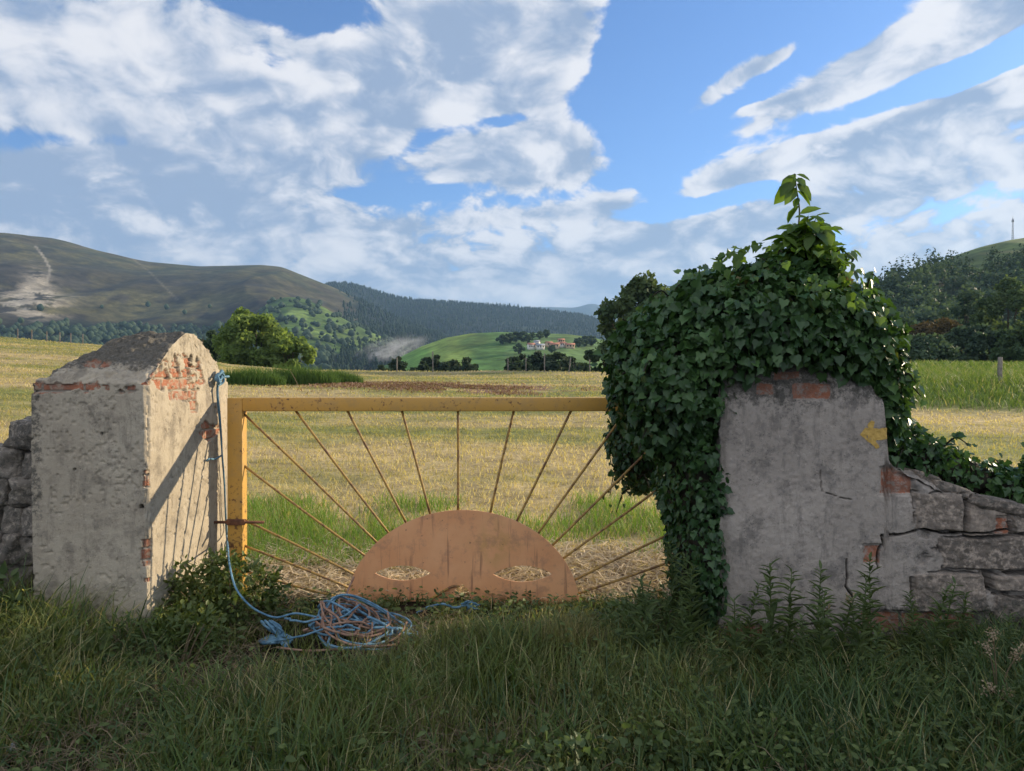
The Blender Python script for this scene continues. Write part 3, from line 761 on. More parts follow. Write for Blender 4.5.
# fence posts
def post_mesh(h, r, rng):
    n = 9; P = [(rng.normal(0, .004), rng.normal(0, .004), -.3 + (h + .3) * k / (n - 1)) for k in range(n)]
    V, f = tube(P, r * (1 + rng.normal(0, .04, n)), 8); V = V + rng.normal(0, r * .05, V.shape); return V, f
V, f = post_mesh(1.12, .075, TR)
x, y, z = gz(1000, 25.5); z -= .18
po = Acc().add(V, f).build('fence_post', M['old_wood']); po.location = (x, y, z)
tag(po, 'weathered grey wooden post standing in the long grass of the bank at right', 'fence post')
p0 = None
for px, Y, h, tilt, lab in [(397, 66, 1.3, 0, 0), (433, 66, 1.9, .03, 0), (508, 66, 1.2, 0, 0), (526, 67, 1.25, 0, 0), (544.5, 66, 1.7, 0, 0), (569, 66, 1.35, -.14, 1), (590, 67, 1.2, .04, 0)]:
    if p0 is None: V, f = post_mesh(1.3, .055, TR); p0 = Acc().add(V, f).build('fence_post', M['old_wood']); o = p0
    else: o = p0.copy(); COL.objects.link(o)
    o.location = gz(px, Y); o.scale = (1, 1, h / 1.3); o.rotation_euler = (0, tilt, TR.uniform(0, 6))
    tag(o, 'fence post leaning left on the brow of the field' if lab else 'upright fence post on the far brow of the field', 'fence post', 'fence posts on the brow of the field')
for px in (18, 32, 47, 60, 71, 83):
    o = p0.copy(); COL.objects.link(o); o.location = gz(px, 68); o.scale = (.8, .8, .75); o.rotation_euler.z = TR.uniform(0, 6)
    tag(o, 'tiny fence post on the rising brow behind the left pillar', 'fence post', 'fence posts behind the left pillar')

# ------------------------------------------------------------------ LEFT PILLAR
def brick_pattern(u, h, L=.235, Hc=.068, mort=.011):
    row = np.floor(h / Hc); fu = ((u + (row % 2) * L * .5) / L) % 1.0; fh = (h / Hc) % 1.0
    du = np.minimum(fu, 1 - fu) * L; dh = np.minimum(fh, 1 - fh) * Hc
    return np.minimum(du, dh) > mort * .5

def left_pillar():
    x0, x1, y0, y1 = -2.69, -2.04, 4.0, 5.13
    nX, nY = 116, 190; nXb, nYb = 60, 60
    side = np.concatenate([np.zeros(nX), np.ones(nY), np.full(nXb, 2), np.full(nYb, 3)]).astype(int)
    par = np.concatenate([np.linspace(0, 1, nX, endpoint=False), np.linspace(0, 1, nY, endpoint=False), np.linspace(0, 1, nXb, endpoint=False), np.linspace(0, 1, nYb, endpoint=False)])
    hs = np.concatenate([np.linspace(-.15, 1.53, 300), np.linspace(0, 1, 72)[1:] + 10])
    n = len(par); rows = []
    for hv in hs:
        if hv < 5: k = 0.0; h = hv
        else: k = hv - 10; h = 1.53 + .315 * (.55 * k + .45 * math.sin(k * PI / 2))
        a0, a1 = x0 + .36 * k, x1 - .012 * k; b0, b1 = y0 + .50 * k, y1 - .52 * k
        x = np.select([side == 0, side == 1, side == 2, side == 3], [a0 + (a1 - a0) * par, a1, a1 + (a0 - a1) * par, a0])
        y = np.select([side == 0, side == 1, side == 2, side == 3], [b0, b0 + (b1 - b0) * par, b1, b1 + (b0 - b1) * par])
        rows.append(np.stack([x, y, np.full(n, h)], -1))
    V = np.array(rows); nr = len(hs)
    cap = np.where(hs > 5, hs - 10, 0)[:, None] * np.ones(n)[None]
    # outward normals
    N = np.zeros_like(V); sd = np.broadcast_to(side, (nr, n))
    slope = np.where(hs > 5, .95, 0)[:, None] * np.ones(n)[None]
    N[..., 0] = np.select([sd == 1, sd == 3], [1, -1], 0); N[..., 1] = np.select([sd == 0, sd == 2], [-1, 1], 0)
    N[..., 2] = np.where((sd != 1), slope, 0)
    N = unit((N + np.roll(N, 1, 1)) + 1e-6)
    x, y, z = V[..., 0], V[..., 1], V[..., 2]
    flat = V.reshape(-1, 3)
    nA = fbm(flat * 3.0, 4, 50).reshape(nr, n); nB = fbm(flat * 14.0, 4, 60).reshape(nr, n); nC = fbm(flat * 45.0, 3, 70).reshape(nr, n); nD = fbm(flat * 7.0, 4, 80).reshape(nr, n)
    u = np.where((sd == 0) | (sd == 2), x, y)
    # where the render has come away from the brick
    tear = (nB - .5) * .22 + (nD - .5) * .25
    exp = np.zeros_like(x)
    fr = (sd == 0)
    exp = np.maximum(exp, fr * (1 - sstep(.028, .05, np.abs(z - 1.51) + np.abs(tear) * .35 + .06 * sstep(.46, .56, nD))))
    rt = (sd == 1)
    e1 = (1 - sstep(.10, .20, np.hypot((y - 4.40) / 1.9, z - 1.545) * 1.0 - tear)) * (1 - sstep(.60, .68, nB + .35 * (nC - .5)))
    e2 = 1 - sstep(.035, .075, np.hypot((y - 4.82) / 2.2, z - 1.21) - tear * .45)
    e3 = 1 - sstep(.02, .05, np.hypot((y - 4.62) / 2.0, z - 1.37) - tear * .4)
    exp = np.maximum(exp, rt * np.maximum(np.maximum(e1, e2), e3))
    exp = np.maximum(exp, fr * (cap > .15) * (cap < .55) * (1 - sstep(.018, .035, np.hypot((x + 2.40) / 3.2, (z - 1.645)) - tear * .18)))
    edge = np.minimum(np.where(fr, x1 - x, 9), np.where(rt, y - y0, 9))
    chip = (edge < .045) * sstep(.52, .62, fbm(P3(np.zeros(nr * n), np.zeros(nr * n), flat[:, 2] * 9), 3, 90).reshape(nr, n)) * (edge < .03 + .05 * (nB - .4)) * (cap < .02)
    exp = np.maximum(exp, chip)
    exp = (exp > .5).astype(float)
    bp = brick_pattern(u + .05, z + .006)
    brick = exp * bp; mortar = exp * (~bp)
    d = (vnoise(flat * 3.0, 50).reshape(nr, n) - .5) * .016 + (nB - .5) * .0015 + (nC - .5) * .004
    d += (cap > 0) * np.where(sd == 1, .25, 1.0) * ((nB - .5) * .05 + (nC - .5) * .03)
    d -= exp * .013 + mortar * .010
    ew = .012 + .05 * np.clip(nD - .35, 0, 1) + .05 * np.clip(nB - .5, 0, 1); d -= .030 * (1 - sstep(0, 1, edge / ew)) * np.clip(nD * 1.7 - .25, .12, 1.3)            # worn arris
    crack = np.zeros_like(x)
    for hy, hz_ in ((4.02, .86), (4.03, .64), (4.37, 1.22)): pass
    for cx, cy, cz, r, s_ in ((-2.04, 4.57, 1.69, .026, 1), (-2.04, 4.66, 1.685, .024, 1), (-2.04, 4.57, 1.635, .02, 1), (-2.075, 4, .84, .012, 0), (-2.06, 4, .63, .012, 0), (-2.3, 4, 1.25, .007, 0), (-2.45, 4, 1.05, .007, 0)):
        q = (sd == s_) * (np.hypot(np.where(s_ == 0, x - cx, y - cy), z - cz) < r); d -= q * .045; crack = np.maximum(crack, q)
    # small pits
    pit = sstep(.72, .80, vnoise(flat * 55, 5).reshape(nr, n)) * (exp < .5) * (sd < 2) * (nD > .48)
    d -= pit * .006
    V = V + N * d[..., None]
    lich = np.clip(sstep(0, .5, cap) * 1.0 * np.where(sd == 1, .25, 1.0) + .55 * sstep(.14, .0, x - x0) * sstep(.3, .9, z) * fr, 0, 1)
    i, j = np.meshgrid(np.arange(nr - 1), np.arange(n), indexing='ij'); j2 = (j + 1) % n
    Q = np.stack([i * n + j, i * n + j2, (i + 1) * n + j2, (i + 1) * n + j], -1).reshape(-1, 4)
    rowi = np.repeat(np.arange(nr - 1), n); top = (nr - 1) * n + np.arange(n)
    root = empty('gate_pillar', (-2.36, 4.55, 0), 'left gate pillar of warm plaster with a gabled lichen dark top and blue rope', 'pillar')
    att = dict(brick=brick, mortar=mortar, stone=np.zeros_like(x), crack=crack, lichen=lich, tone=nA)
    V2 = V.reshape(-1, 3) - np.array([-2.36, 4.55, 0]); split = 299
    a1 = {k: v[:split + 1].ravel() for k, v in att.items()}
    o = make_mesh('shaft', V2[:(split + 1) * n], Q[rowi < split], M['render_warm'], root, a1, smooth=True)
    a2 = {k: v[split:].ravel() for k, v in att.items()}
    o2 = make_mesh('cap', V2[split * n:], [Q[rowi >= split] - split * n, (top - split * n)[None]], M['render_warm'], root, a2, smooth=True)
    for c in (o, o2): c.matrix_parent_inverse.identity()
left_pillar()

# ------------------------------------------------------------------ RIGHT PILLAR AND RUINED WALL
def fx(px): return (px - 512) / F * 4.0
def fh(py): return EYE - (py - HOR) / F * 4.0
_TX = [1.17, 1.24, 1.4, 1.75, 1.93, 2.03, 2.085, 2.10, 2.115, 2.15, 2.28, 2.40, 2.56, 2.79, 2.88, 3.4, 5.4]
_TH = [1.60, 1.64, 1.65, 1.63, 1.56, 1.49, 1.44, 1.22, 1.10, 1.04, 1.00, .945, .89, .83, .76, .74, .70]
STONES = [(916, 493, 967, 531, .35), (970, 502, 1009, 535, .85), (942, 537, 1078, 570, .0), (912, 574, 986, 612, .45), (996, 575, 1072, 591, .8), (1012, 512, 1080, 534, .4), (994, 595, 1075, 625, .3), (1080, 575, 1140, 620, .6), (1085, 515, 1160, 570, .5), (1145, 575, 1260, 620, .2), (1165, 522, 1260, 568, .7)]
BRICKS = [(757, 383, 776, 394), (794, 384, 831, 399), (882, 469, 914, 494), (866, 546, 882, 564), (862, 613, 900, 631), (903, 614, 944, 632), (947, 615, 978, 633), (728, 628, 768, 640), (776, 372, 800, 379), (996, 517, 1008, 533)]
CRACKS = [[(847, 560), (849, 578), (847, 588), (855, 598), (852, 608), (848, 620)], [(879, 568), (881, 552), (885, 543), (882, 536), (900, 535), (925, 529), (945, 534), (978, 533), (1012, 529)], [(768, 640), (800, 627), (845, 622), (862, 624)], [(727, 607), (780, 606), (845, 608)], [(820, 470), (822, 492), (852, 500)]]
def seg_dist(x, h, pts):
    d = np.full(x.shape, 9.0)
    for (ax, ay), (bx, by) in zip(pts[:-1], pts[1:]):
        ax, bx, ay, by = fx(ax), fx(bx), fh(ay), fh(by)
        L2 = (bx - ax) ** 2 + (by - ay) ** 2; t = np.clip(((x - ax) * (bx - ax) + (h - ay) * (by - ay)) / L2, 0, 1)
        d = np.minimum(d, np.hypot(x - ax - t * (bx - ax), h - ay - t * (by - ay)))
    return d
def wall_relief(x, h):
    shp = x.shape; x = x.ravel(); h = h.ravel(); p = P3(x, 0 * x, h)
    nA = fbm(p * 2.5, 4, 150); nB = fbm(p * 13, 4, 160); nC = fbm(p * 48, 3, 170)
    wx = x + (fbm(p * 6, 4, 181) - .5) * .09; wh = h + (fbm(p * 6, 4, 191) - .5) * .06
    d = (vnoise(p * 2.5, 150) - .5) * .016 + (nB - .5) * .005 + (nC - .5) * .007
    stone = np.zeros_like(x); tone = nA.copy(); crack = np.zeros_like(x); brick = np.zeros_like(x); mortar = np.zeros_like(x)
    zone = sstep(2.20, 2.34, x + (nB - .5) * .18)
    inside_any = np.zeros_like(x)
    for a, b, c_, e, tn in STONES:
        X0, X1, Z0, Z1 = fx(a), fx(c_), fh(e), fh(b)
        q = np.minimum(np.minimum(wx - X0, X1 - wx), np.minimum(wh - Z0, Z1 - wh))
        ins = sstep(-.004, .012, q); inside_any = np.maximum(inside_any, ins)
        k = ins > .5; stone = np.maximum(stone, k * 1.0); tone = np.where(k, tn * .8 + .3 * (nB - .3), tone)
        gap = (q > -.008) & (q < .0015) & (nB + .25 * (vnoise(p * 5, 77) - .5) > .47); d = np.where(gap, d - .022, d); crack = np.maximum(crack, gap * .45)
        d = np.where(k, d + .016 * sstep(0, .010, q) * (.6 + tn) + (nC - .5) * .008, d)
    joint = zone * (1 - inside_any) * sstep(.50, .62, nB + (.10 * (x > 2.5)))
    d -= joint * .022
    for a, b, c_, e in BRICKS:
        X0, X1, Z0, Z1 = fx(a), fx(c_), fh(e), fh(b)
        w = .38; q = np.minimum(np.minimum(x * (1 - w) + wx * w - X0, X1 - x * (1 - w) - wx * w), np.minimum(h * (1 - w) + wh * w - Z0, Z1 - h * (1 - w) - wh * w))
        k = q > 0; brick = np.maximum(brick, k * 1.0); stone = np.where(k, 0, stone); rib = ((h * 110) % 1.0 < .35)
        d = np.where(k, d - .017 - .004 * rib * (nB > .42), d)
        m = (q <= 0) & (q > -.014); d = np.where(m, d - .012, d)
    for k_, pl in enumerate(CRACKS):
        dd = seg_dist(x + (nB - .5) * .018, h + (fbm(p * 14, 3, 222) - .5) * .018, pl); w = (.0055, .0065, .004, .0016, .0016)[k_]
        c_ = 1 - sstep(w * .6, w * 1.3, dd); d -= c_ * .03; crack = np.maximum(crack, c_ * (1 if k_ < 3 else .25))
    # deep open joints between stones at the right end
    for a, b, c_, e in ((990, 570, 1040, 575), (992, 590, 1050, 596), (988, 570, 996, 592), (1006, 520, 1012, 536)):
        k = (wx > fx(a)) & (wx < fx(c_)) & (wh > fh(e)) & (wh < fh(b)); d = np.where(k, d - .06, d)
    lich = np.clip(.75 * sstep(1.25, 1.62, h + (nA - .5) * .3) + .45 * sstep(.45, .1, h) + .3 * sstep(1.9, 2.3, x), 0, 1)
    R = dict(brick=brick, mortar=mortar, stone=stone, crack=crack, lichen=lich, tone=np.clip(tone, 0, 1))
    return d.reshape(shp), R
def masonry(xa, xb, depth_y, root, dx=.005):
    xs = np.arange(xa, xb + 1e-6, dx); nf, ntp, nb = 330, 46, 24
    T = np.interp(xs, _TX, _TH) + (fbm(P3(xs * 18), 3, 300) - .5) * .035
    PX, PY, PZ = [], [], []
    t = np.linspace(0, 1, nf); hF = -.15 + (T[:, None] + .15) * t[None]
    yF = np.full_like(hF, 4.0)
    tt = np.linspace(0, 1, ntp + 2)[1:-1]; yT = 4.0 + (depth_y - 4.0) * tt[None] + 0 * T[:, None]; hT = T[:, None] + .03 * np.sin(PI * tt)[None]
    tb = np.linspace(1, 0, nb); hB = -.15 + (T[:, None] + .15) * tb[None]; yB = np.full_like(hB, depth_y)
    Hh = np.concatenate([hF, hT, hB], 1); Yy = np.concatenate([yF, yT, yB], 1); Xx = np.repeat(xs[:, None], Hh.shape[1], 1)
    d, R = wall_relief(Xx, Hh); n2 = Hh.shape[1]
    idx = np.arange(n2)[None] + 0 * Xx
    rt = fbm(np.stack([Xx, Yy, Hh], -1).reshape(-1, 3) * 12, 4, 310).reshape(Xx.shape)
    front = idx < nf; topm = (idx >= nf) & (idx < nf + ntp)
    arris = sstep(.05, 0, T[:, None] - Hh) * .02
    Yy = np.where(front, Yy - d + arris, Yy); Hh = np.where(topm, Hh + (rt - .5) * .07, Hh)
    for k in ('brick', 'stone', 'crack'): R[k] = np.where(front.ravel(), R[k], 0)
    if xa < 1.5:                                     # worn left arris of the pillar
        w = sstep(.05, 0, Xx - xa) * front; Yy = Yy + w * .03 * (rt + .3); Xx = Xx + sstep(.03, 0, Xx - xa) * (rt - .45) * .05
    V = np.stack([Xx, Yy, Hh], -1); nx = len(xs)
    i, j = np.meshgrid(np.arange(nx - 1), np.arange(n2 - 1), indexing='ij')
    Q = np.stack([i * n2 + j, (i + 1) * n2 + j, (i + 1) * n2 + j + 1, i * n2 + j + 1], -1).reshape(-1, 4)
    return V.reshape(-1, 3), [Q, np.arange(n2)[None], (np.arange(n2)[::-1] + (nx - 1) * n2)[None]], R
rp = empty('gate_pillar', (1.63, 4.45, 0), 'right gate pillar of cracked grey render under ivy with a painted yellow arrow', 'pillar')
V, fs, R = masonry(1.17, 2.13, 4.93, rp)
o = make_mesh('shaft', V - np.array([1.63, 4.45, 0]), fs, M['render_grey'], rp, R, smooth=True); o.matrix_parent_inverse.identity()
rw = empty('ruined_wall', (2.13, 4.2, 0), 'broken low wall of stone and brick sloping down right of the grey pillar', 'wall')
V, fs, R = masonry(2.13, 5.3, 4.42, rw, .0055)
o = make_mesh('masonry', V - np.array([2.13, 4.2, 0]), fs, M['render_grey'], rw, R, smooth=True); o.matrix_parent_inverse.identity()

def rock(rng, sx, sy, sz, sub=3):
    bm = bmesh.new(); bmesh.ops.create_cube(bm, size=1); bmesh.ops.bevel(bm, geom=bm.edges[:], offset=.12, segments=1, affect='EDGES')
    bmesh.ops.triangulate(bm, faces=bm.faces[:]); bmesh.ops.subdivide_edges(bm, edges=bm.edges[:], cuts=4, use_grid_fill=True)
    bm.verts.index_update()
    V = np.array([v.co[:] for v in bm.verts]); fs = [np.array([[v.index for v in f.verts]]) for f in bm.faces]; bm.free()
    o = rng.uniform(0, 50, 3)
    nrm = unit(V); V = V + nrm * ((fbm(V * 2.2 + o, 4, 7) - .5) * .40)[:, None] + nrm * ((fbm(V * 9 + o, 3, 8) - .5) * .16)[:, None]
    return V * np.array([sx, sy, sz]), fs
RR = np.random.default_rng(8)
def stone_part(parent, c, s, rz, ry, tone, mat, name='cap_stone'):
    V, fs = rock(RR, *s); n = len(V)
    o = make_mesh(name, V, fs, mat, parent, dict(brick=np.zeros(n), mortar=np.zeros(n), stone=np.ones(n), crack=np.zeros(n), lichen=np.full(n, .45), tone=np.full(n, tone)), smooth=True)
    o.matrix_parent_inverse.identity(); o.location = np.array(c) - np.array(parent.location); o.rotation_euler = (0, ry, rz); return o
for c, s, rz, ry, tn in [((2.72, 4.1, .845), (.30, .26, .075), .1, .16, .15), ((2.50, 4.12, .93), (.20, .2, .06), -.1, .30, .5), ((2.36, 4.14, .985), (.17, .18, .06), .2, .3, .7), ((2.95, 4.15, .79), (.26, .26, .09), 0, .1, .4), ((3.25, 4.2, .77), (.3, .3, .1), .1, 0, .3)]:
    stone_part(rw, c, s, rz, ry, tn, M['render_grey'])

# painted arrow: a coat of paint on the uneven render
def arrow():
    poly = [(859.5, 435), (871, 420.5), (874, 422), (873, 429), (888, 428), (888.5, 439), (875, 440.5), (879, 447.5), (876, 449)]
    P = np.array([(fx(a), fh(b)) for a, b in poly]); s = .003
    xs = np.arange(P[:, 0].min() - .01, P[:, 0].max() + .01, s); hs = np.arange(P[:, 1].min() - .01, P[:, 1].max() + .01, s)
    Xg, Hg = np.meshgrid(xs, hs, indexing='ij'); wob = P3(Xg.ravel() * 40, 0 * Xg.ravel(), Hg.ravel() * 40)
    qx = Xg + (fbm(wob, 3, 3) - .5).reshape(Xg.shape) * .007; qh = Hg + (fbm(wob, 3, 4) - .5).reshape(Xg.shape) * .007
    ins = np.zeros(Xg.shape, bool); k = len(P)
    for a in range(k):
        (x1, y1), (x2, y2) = P[a], P[(a + 1) % k]
        cr = ((y1 > qh) != (y2 > qh)) & (qx < (x2 - x1) * (qh - y1) / (y2 - y1 + 1e-12) + x1); ins ^= cr
    d, _ = wall_relief(Xg, Hg)
    T = np.interp(Xg, _TX, _TH); arris = sstep(.05, 0, T - Hg) * .02
    V = np.stack([Xg, 4.0 - d + arris - .0025, Hg], -1)
    nx, nh = Xg.shape; i, j = np.meshgrid(np.arange(nx - 1), np.arange(nh - 1), indexing='ij'); i, j = i.ravel(), j.ravel()
    worn = fbm(P3(Xg.ravel() * 60, 0 * Xg.ravel(), Hg.ravel() * 60), 4, 9).reshape(Xg.shape) < .74
    kp = ins[i, j] & worn[i, j] & (V[i, j, 0] < 2.105); i, j = i[kp], j[kp]
    Q = np.stack([i * nh + j, (i + 1) * nh + j, (i + 1) * nh + j + 1, i * nh + j + 1], -1)
    used = np.unique(Q); mp = np.full(nx * nh, -1); mp[used] = np.arange(len(used))
    o = make_mesh('painted_arrow', V.reshape(-1, 3)[used] - np.array([1.63, 4.45, 0]), mp[Q], mat_simple('yellow_arrow_paint', (.46, .29, .07), (.60, .39, .11), 40, .8, .5, 120), rp, smooth=True)
    o.matrix_parent_inverse.identity()
arrow()

# rubble wall at the far left
lw = empty('rubble_wall', (-3.3, 4.5, 0), 'dark rubble stone wall joining the left side of the left pillar', 'wall')
def rubble():
    k = 0
    for row in range(8):
        z = .05 + row * .165; x = -2.72 - (row % 2) * .06
        top = 1.30
        while x > -5.2:
            w = RR.uniform(.09, .26)
            t_here = np.interp(-x, [2.7, 2.85, 3.0, 3.4, 5], [1.30, 1.25, 1.20, 1.15, 1.1])
            if z < t_here:
                stone_part(lw, (x - w / 2, 4.42 + RR.uniform(-.02, .04), z + RR.uniform(-.01, .01)), (w * 1.08, .36, .185), RR.normal(0, .14), RR.normal(0, .13), RR.uniform(.0, .7), M['render_warm'], 'stone')
            x -= w
rubble()
# mortar core of that wall, set behind the stone faces
V, fs = box_vf((-5.2, 4.36, -.15), (-2.66, 4.62, 1.12)); n = len(V)
o = make_mesh('core', V - np.array([-3.3, 4.5, 0]), fs, M['render_grey'], lw, dict(brick=np.zeros(n), mortar=np.zeros(n), stone=np.zeros(n), crack=np.zeros(n), lichen=np.full(n, .9), tone=np.zeros(n))); o.matrix_parent_inverse.identity()

# ------------------------------------------------------------------ GATE
GY = 4.95
def g(px, py): return np.array([(px - 512) / F * GY, GY, EYE - (py - HOR) / F * GY])
GO = np.array([(463 - 512) / F * GY, GY, 0.0])
gate = empty('gate', tuple(GO), 'yellow metal gate with a rising sun disc and iron rays', 'gate')
def gpart(name, V, fs, mat, smooth=False):
    o = Acc().add(np.asarray(V) - GO, fs).build(name, mat, gate, smooth); o.matrix_parent_inverse.identity(); return o
xl0, xl1 = g(229.5, 0)[0], g(244.5, 0)[0]; ht, hb_ = g(0, 397.5)[2], g(0, 411)[2]
V, fs = box_vf((xl0, GY - .045, .05), (xl1, GY + .045, ht - .002), .006); post_l = gpart('frame_post', V, fs, M['gate'])
xr0, xr1 = g(679, 0)[0], g(692, 0)[0]
V, fs = box_vf((xr0, GY - .045, .05), (xr1 - .06, GY + .045, ht - .002), .006); gpart('frame_post', V, fs, M['gate'])
V, fs = box_vf((xl1 + .001, GY - .047, hb_), (xr0 - .001, GY + .047, ht), .006); gpart('top_rail', V, fs, M['gate'])
RAYS = [((244, 414), (378, 544)), ((295, 410), (389, 534)), ((347, 410), (406, 523)), ((401.6, 410), (430, 514)), ((458, 410), (458, 512)), ((244, 466), (366, 557)), ((244, 520), (354, 575)), ((244, 546), (348, 588)), ((244, 571), (340, 598)),
        ((514, 410), (490, 514)), ((571.5, 410), (515, 525)), ((627, 410), (535, 538)), ((679, 420), (550, 548)), ((679, 474), (560, 561)), ((679, 530), (573, 581)), ((679, 559), (578, 594)), ((679, 586), (582, 608))]
for a, b in RAYS:
    pa, pb = g(*a), g(*b); mid = (pa + pb) / 2 + np.array([0, RR.normal(0, .006), RR.normal(0, .006)])
    V, fs = tube(smooth_path([pa, mid, pb], 9), .0085, 8); gpart('ray', V, fs, M['rod'], True)
def disc():
    import bmesh as B
    cx, cz = 463, 610; aa, bb = 117, 100
    outer = [(cx - aa * math.cos(t), cz - bb * math.sin(t)) for t in np.linspace(.05, PI - .02, 90)]
    outer += [(579, 612), (520, 613), (474, 612), (471, 598), (468, 589), (462, 584), (455, 589), (454, 600), (452, 611), (400, 612), (350, 611)]
    def eye(x0, x1, yc, up, dn, n=22):
        t = np.linspace(0, 1, n); top = [(x0 + (x1 - x0) * k, yc - up * math.sin(PI * k) ** .8) for k in t]
        bot = [(x0 + (x1 - x0) * k, yc + dn * math.sin(PI * k) ** .8) for k in t[::-1][1:-1]]; return top + bot
    loops = [outer, eye(375, 431, 573, 7.5, 7.5), eye(493, 552, 574, 8.5, 8)]
    bm = B.new(); es = []
    for lp in loops:
        vs = [bm.verts.new(Vector(g(a, b) - GO)) for a, b in lp]
        es += [bm.edges.new((vs[k], vs[(k + 1) % len(vs)])) for k in range(len(vs))]
    B.ops.triangle_fill(bm, use_beauty=True, edges=es, normal=Vector((0, -1, 0)))
    r = B.ops.extrude_face_region(bm, geom=bm.faces[:])
    for v in [e for e in r['geom'] if isinstance(e, B.types.BMVert)]: v.co.y += .008
    B.ops.recalc_face_normals(bm, faces=bm.faces[:])
    me = bpy.data.meshes.new('sun_disc'); bm.to_mesh(me); bm.free(); me.materials.append(M['disc'])
    o = bpy.data.objects.new('sun_disc', me); COL.objects.link(o); o.parent = gate
    o.location.y = -.012
disc()
V, fs = tube(smooth_path([g(424, 603) + [0, -.02, 0], g(440, 593) + [0, -.025, 0], g(452, 586) + [0, -.025, 0], g(459, 586) + [0, -.022, 0]], 14), .009, 7); gpart('nose_rod', V, fs, M['rod'], True)
# hinge
V, fs = tube([(-2.09, GY - .055, .575), (-1.70, GY - .055, .575)], .010, 9); gpart('hinge_bar', V, fs, M['rust'])
V, fs = box_vf((-1.955, GY - .068, .556), (-1.83, GY - .046, .596), .005); hb = gpart('hinge_strap', V, fs, M['rust'])

# ------------------------------------------------------------------ ROPES
def rope_mesh(pts, r=.008, n=80, sides=7, twist=True):
    P = smooth_path(pts, n); V, fs = tube(P, r, sides)
    return V, fs
RO = np.random.default_rng(33)
tie = empty('rope', (-2.03, 4.94, 1.5), 'blue rope knotted to the left pillar and hanging down beside the gate post', 'rope')
TO = np.array([-2.03, 4.94, 1.5])
def tpart(name, acc): o = acc.build(name, M['rope_blue'], tie, True); o.matrix_parent_inverse.identity(); return o
def on(px, py, X=-2.015): Y = X * F / (px - 512); return np.array([X, Y, EYE - (py - HOR) / F * Y])
main = [on(219, 378), on(217, 392), on(219, 415), on(221, 440), on(222, 455), on(224, 480), on(225, 510), on(226, 535), np.array(at(227.5, 548, 4.6)), np.array(at(229, 565, 4.25)), np.array(at(235, 588, 4.12)), np.array(at(247, 604, 4.1)), np.array(at(260, 613, 4.12)), np.array(at(276, 618, 4.15)), np.array(at(295, 614, 4.2)), np.array(at(318, 618, 4.2))]
a = Acc(); V, fs = rope_mesh([p - TO for p in main], .0058, 140); a.add(V, fs)
V, fs = rope_mesh([p - TO + np.array([.008, -.014 + .01 * math.sin(k), .0]) for k, p in enumerate(main[:8])], .0055, 90); a.add(V, fs); tpart('hanging_strand', a)
a = Acc()
for k in range(4):                                      # the knot
    c = on(217.5, 380) - TO
    P = [c + np.array([.015 + .012 * math.cos(t * 2 + k), .045 * math.cos(t + k), .035 * math.sin(t + k * 1.3) + .01 * k]) for t in np.linspace(0, 6.3, 12)]
    V, fs = rope_mesh(P, .0085, 40); a.add(V, fs)
tpart('knot', a)
a = Acc()
V, fs = rope_mesh([on(222, 455) - TO, on(215, 459) - TO, on(209, 459) - TO, on(206, 461, -2.03) - TO], .0065, 24); a.add(V, fs); tpart('loop', a); a = Acc()
V, fs = rope_mesh([on(221, 377) - TO, np.array([-2.03, 5.12, 1.575]) - TO, np.array([-2.12, 5.17, 1.57]) - TO], .008, 24); a.add(V, fs)
tpart('loop', a)
a = Acc()
c = on(226, 540) - TO
for k in range(9):
    V, fs = rope_mesh([c, c + np.array([.012 * RO.normal(), .012 * RO.normal(), -.05]), c + np.array([.02 * RO.normal(), .02 * RO.normal(), -.11])], .003, 8, 5); a.add(V, fs)
tpart('frayed_end', a)

heap = empty('rope_heap', (-1.02, 4.22, 0), 'tangled heap of blue and faded orange rope on the grass before the gate', 'rope heap')
HO = np.array([-1.02, 4.22, 0])
def heap_z(x, y): return .05 + .17 * math.exp(-((x / .30) ** 2 + (y / .22) ** 2))
for k in range(34):
    blue = k % 9 in (0, 2, 3, 5, 7)
    coil = k % 3 != 0
    cx, cy = (RO.normal(.10, .05), RO.normal(0, .03)) if coil else (RO.normal(0, .14), RO.normal(-.02, .07))
    rx, ry = (RO.uniform(.14, .30), RO.uniform(.12, .24)) if coil else (RO.uniform(.08, .36), RO.uniform(.06, .2)); a0 = RO.uniform(0, 6.28); span = RO.uniform(3.5, 8.0) if coil else RO.uniform(1.5, 3.5); dr = RO.choice([-1, 1])
    P = []; zz = RO.uniform(.5, 1.15); wob = RO.uniform(.10, .38); ph = RO.uniform(0, 6.28)
    for t in np.linspace(0, 1, 16):
        an = a0 + dr * span * t; rr = 1 + wob * math.sin(1.7 * span * t + ph)
        x = cx + rx * rr * math.cos(an) + RO.normal(0, .006); y = cy + ry * rr * math.sin(an) + RO.normal(0, .006)
        P.append((x, y, max(.03, heap_z(x, y) * zz + .03 * math.sin(2 * an + ph))))
    V, fs = rope_mesh(P, RO.uniform(.0055, .0078), 90, 6); o = Acc().add(V, fs).build('blue_strand' if blue else 'orange_strand', M['rope_blue' if blue else 'rope_brown'], heap, True); o.matrix_parent_inverse.identity()
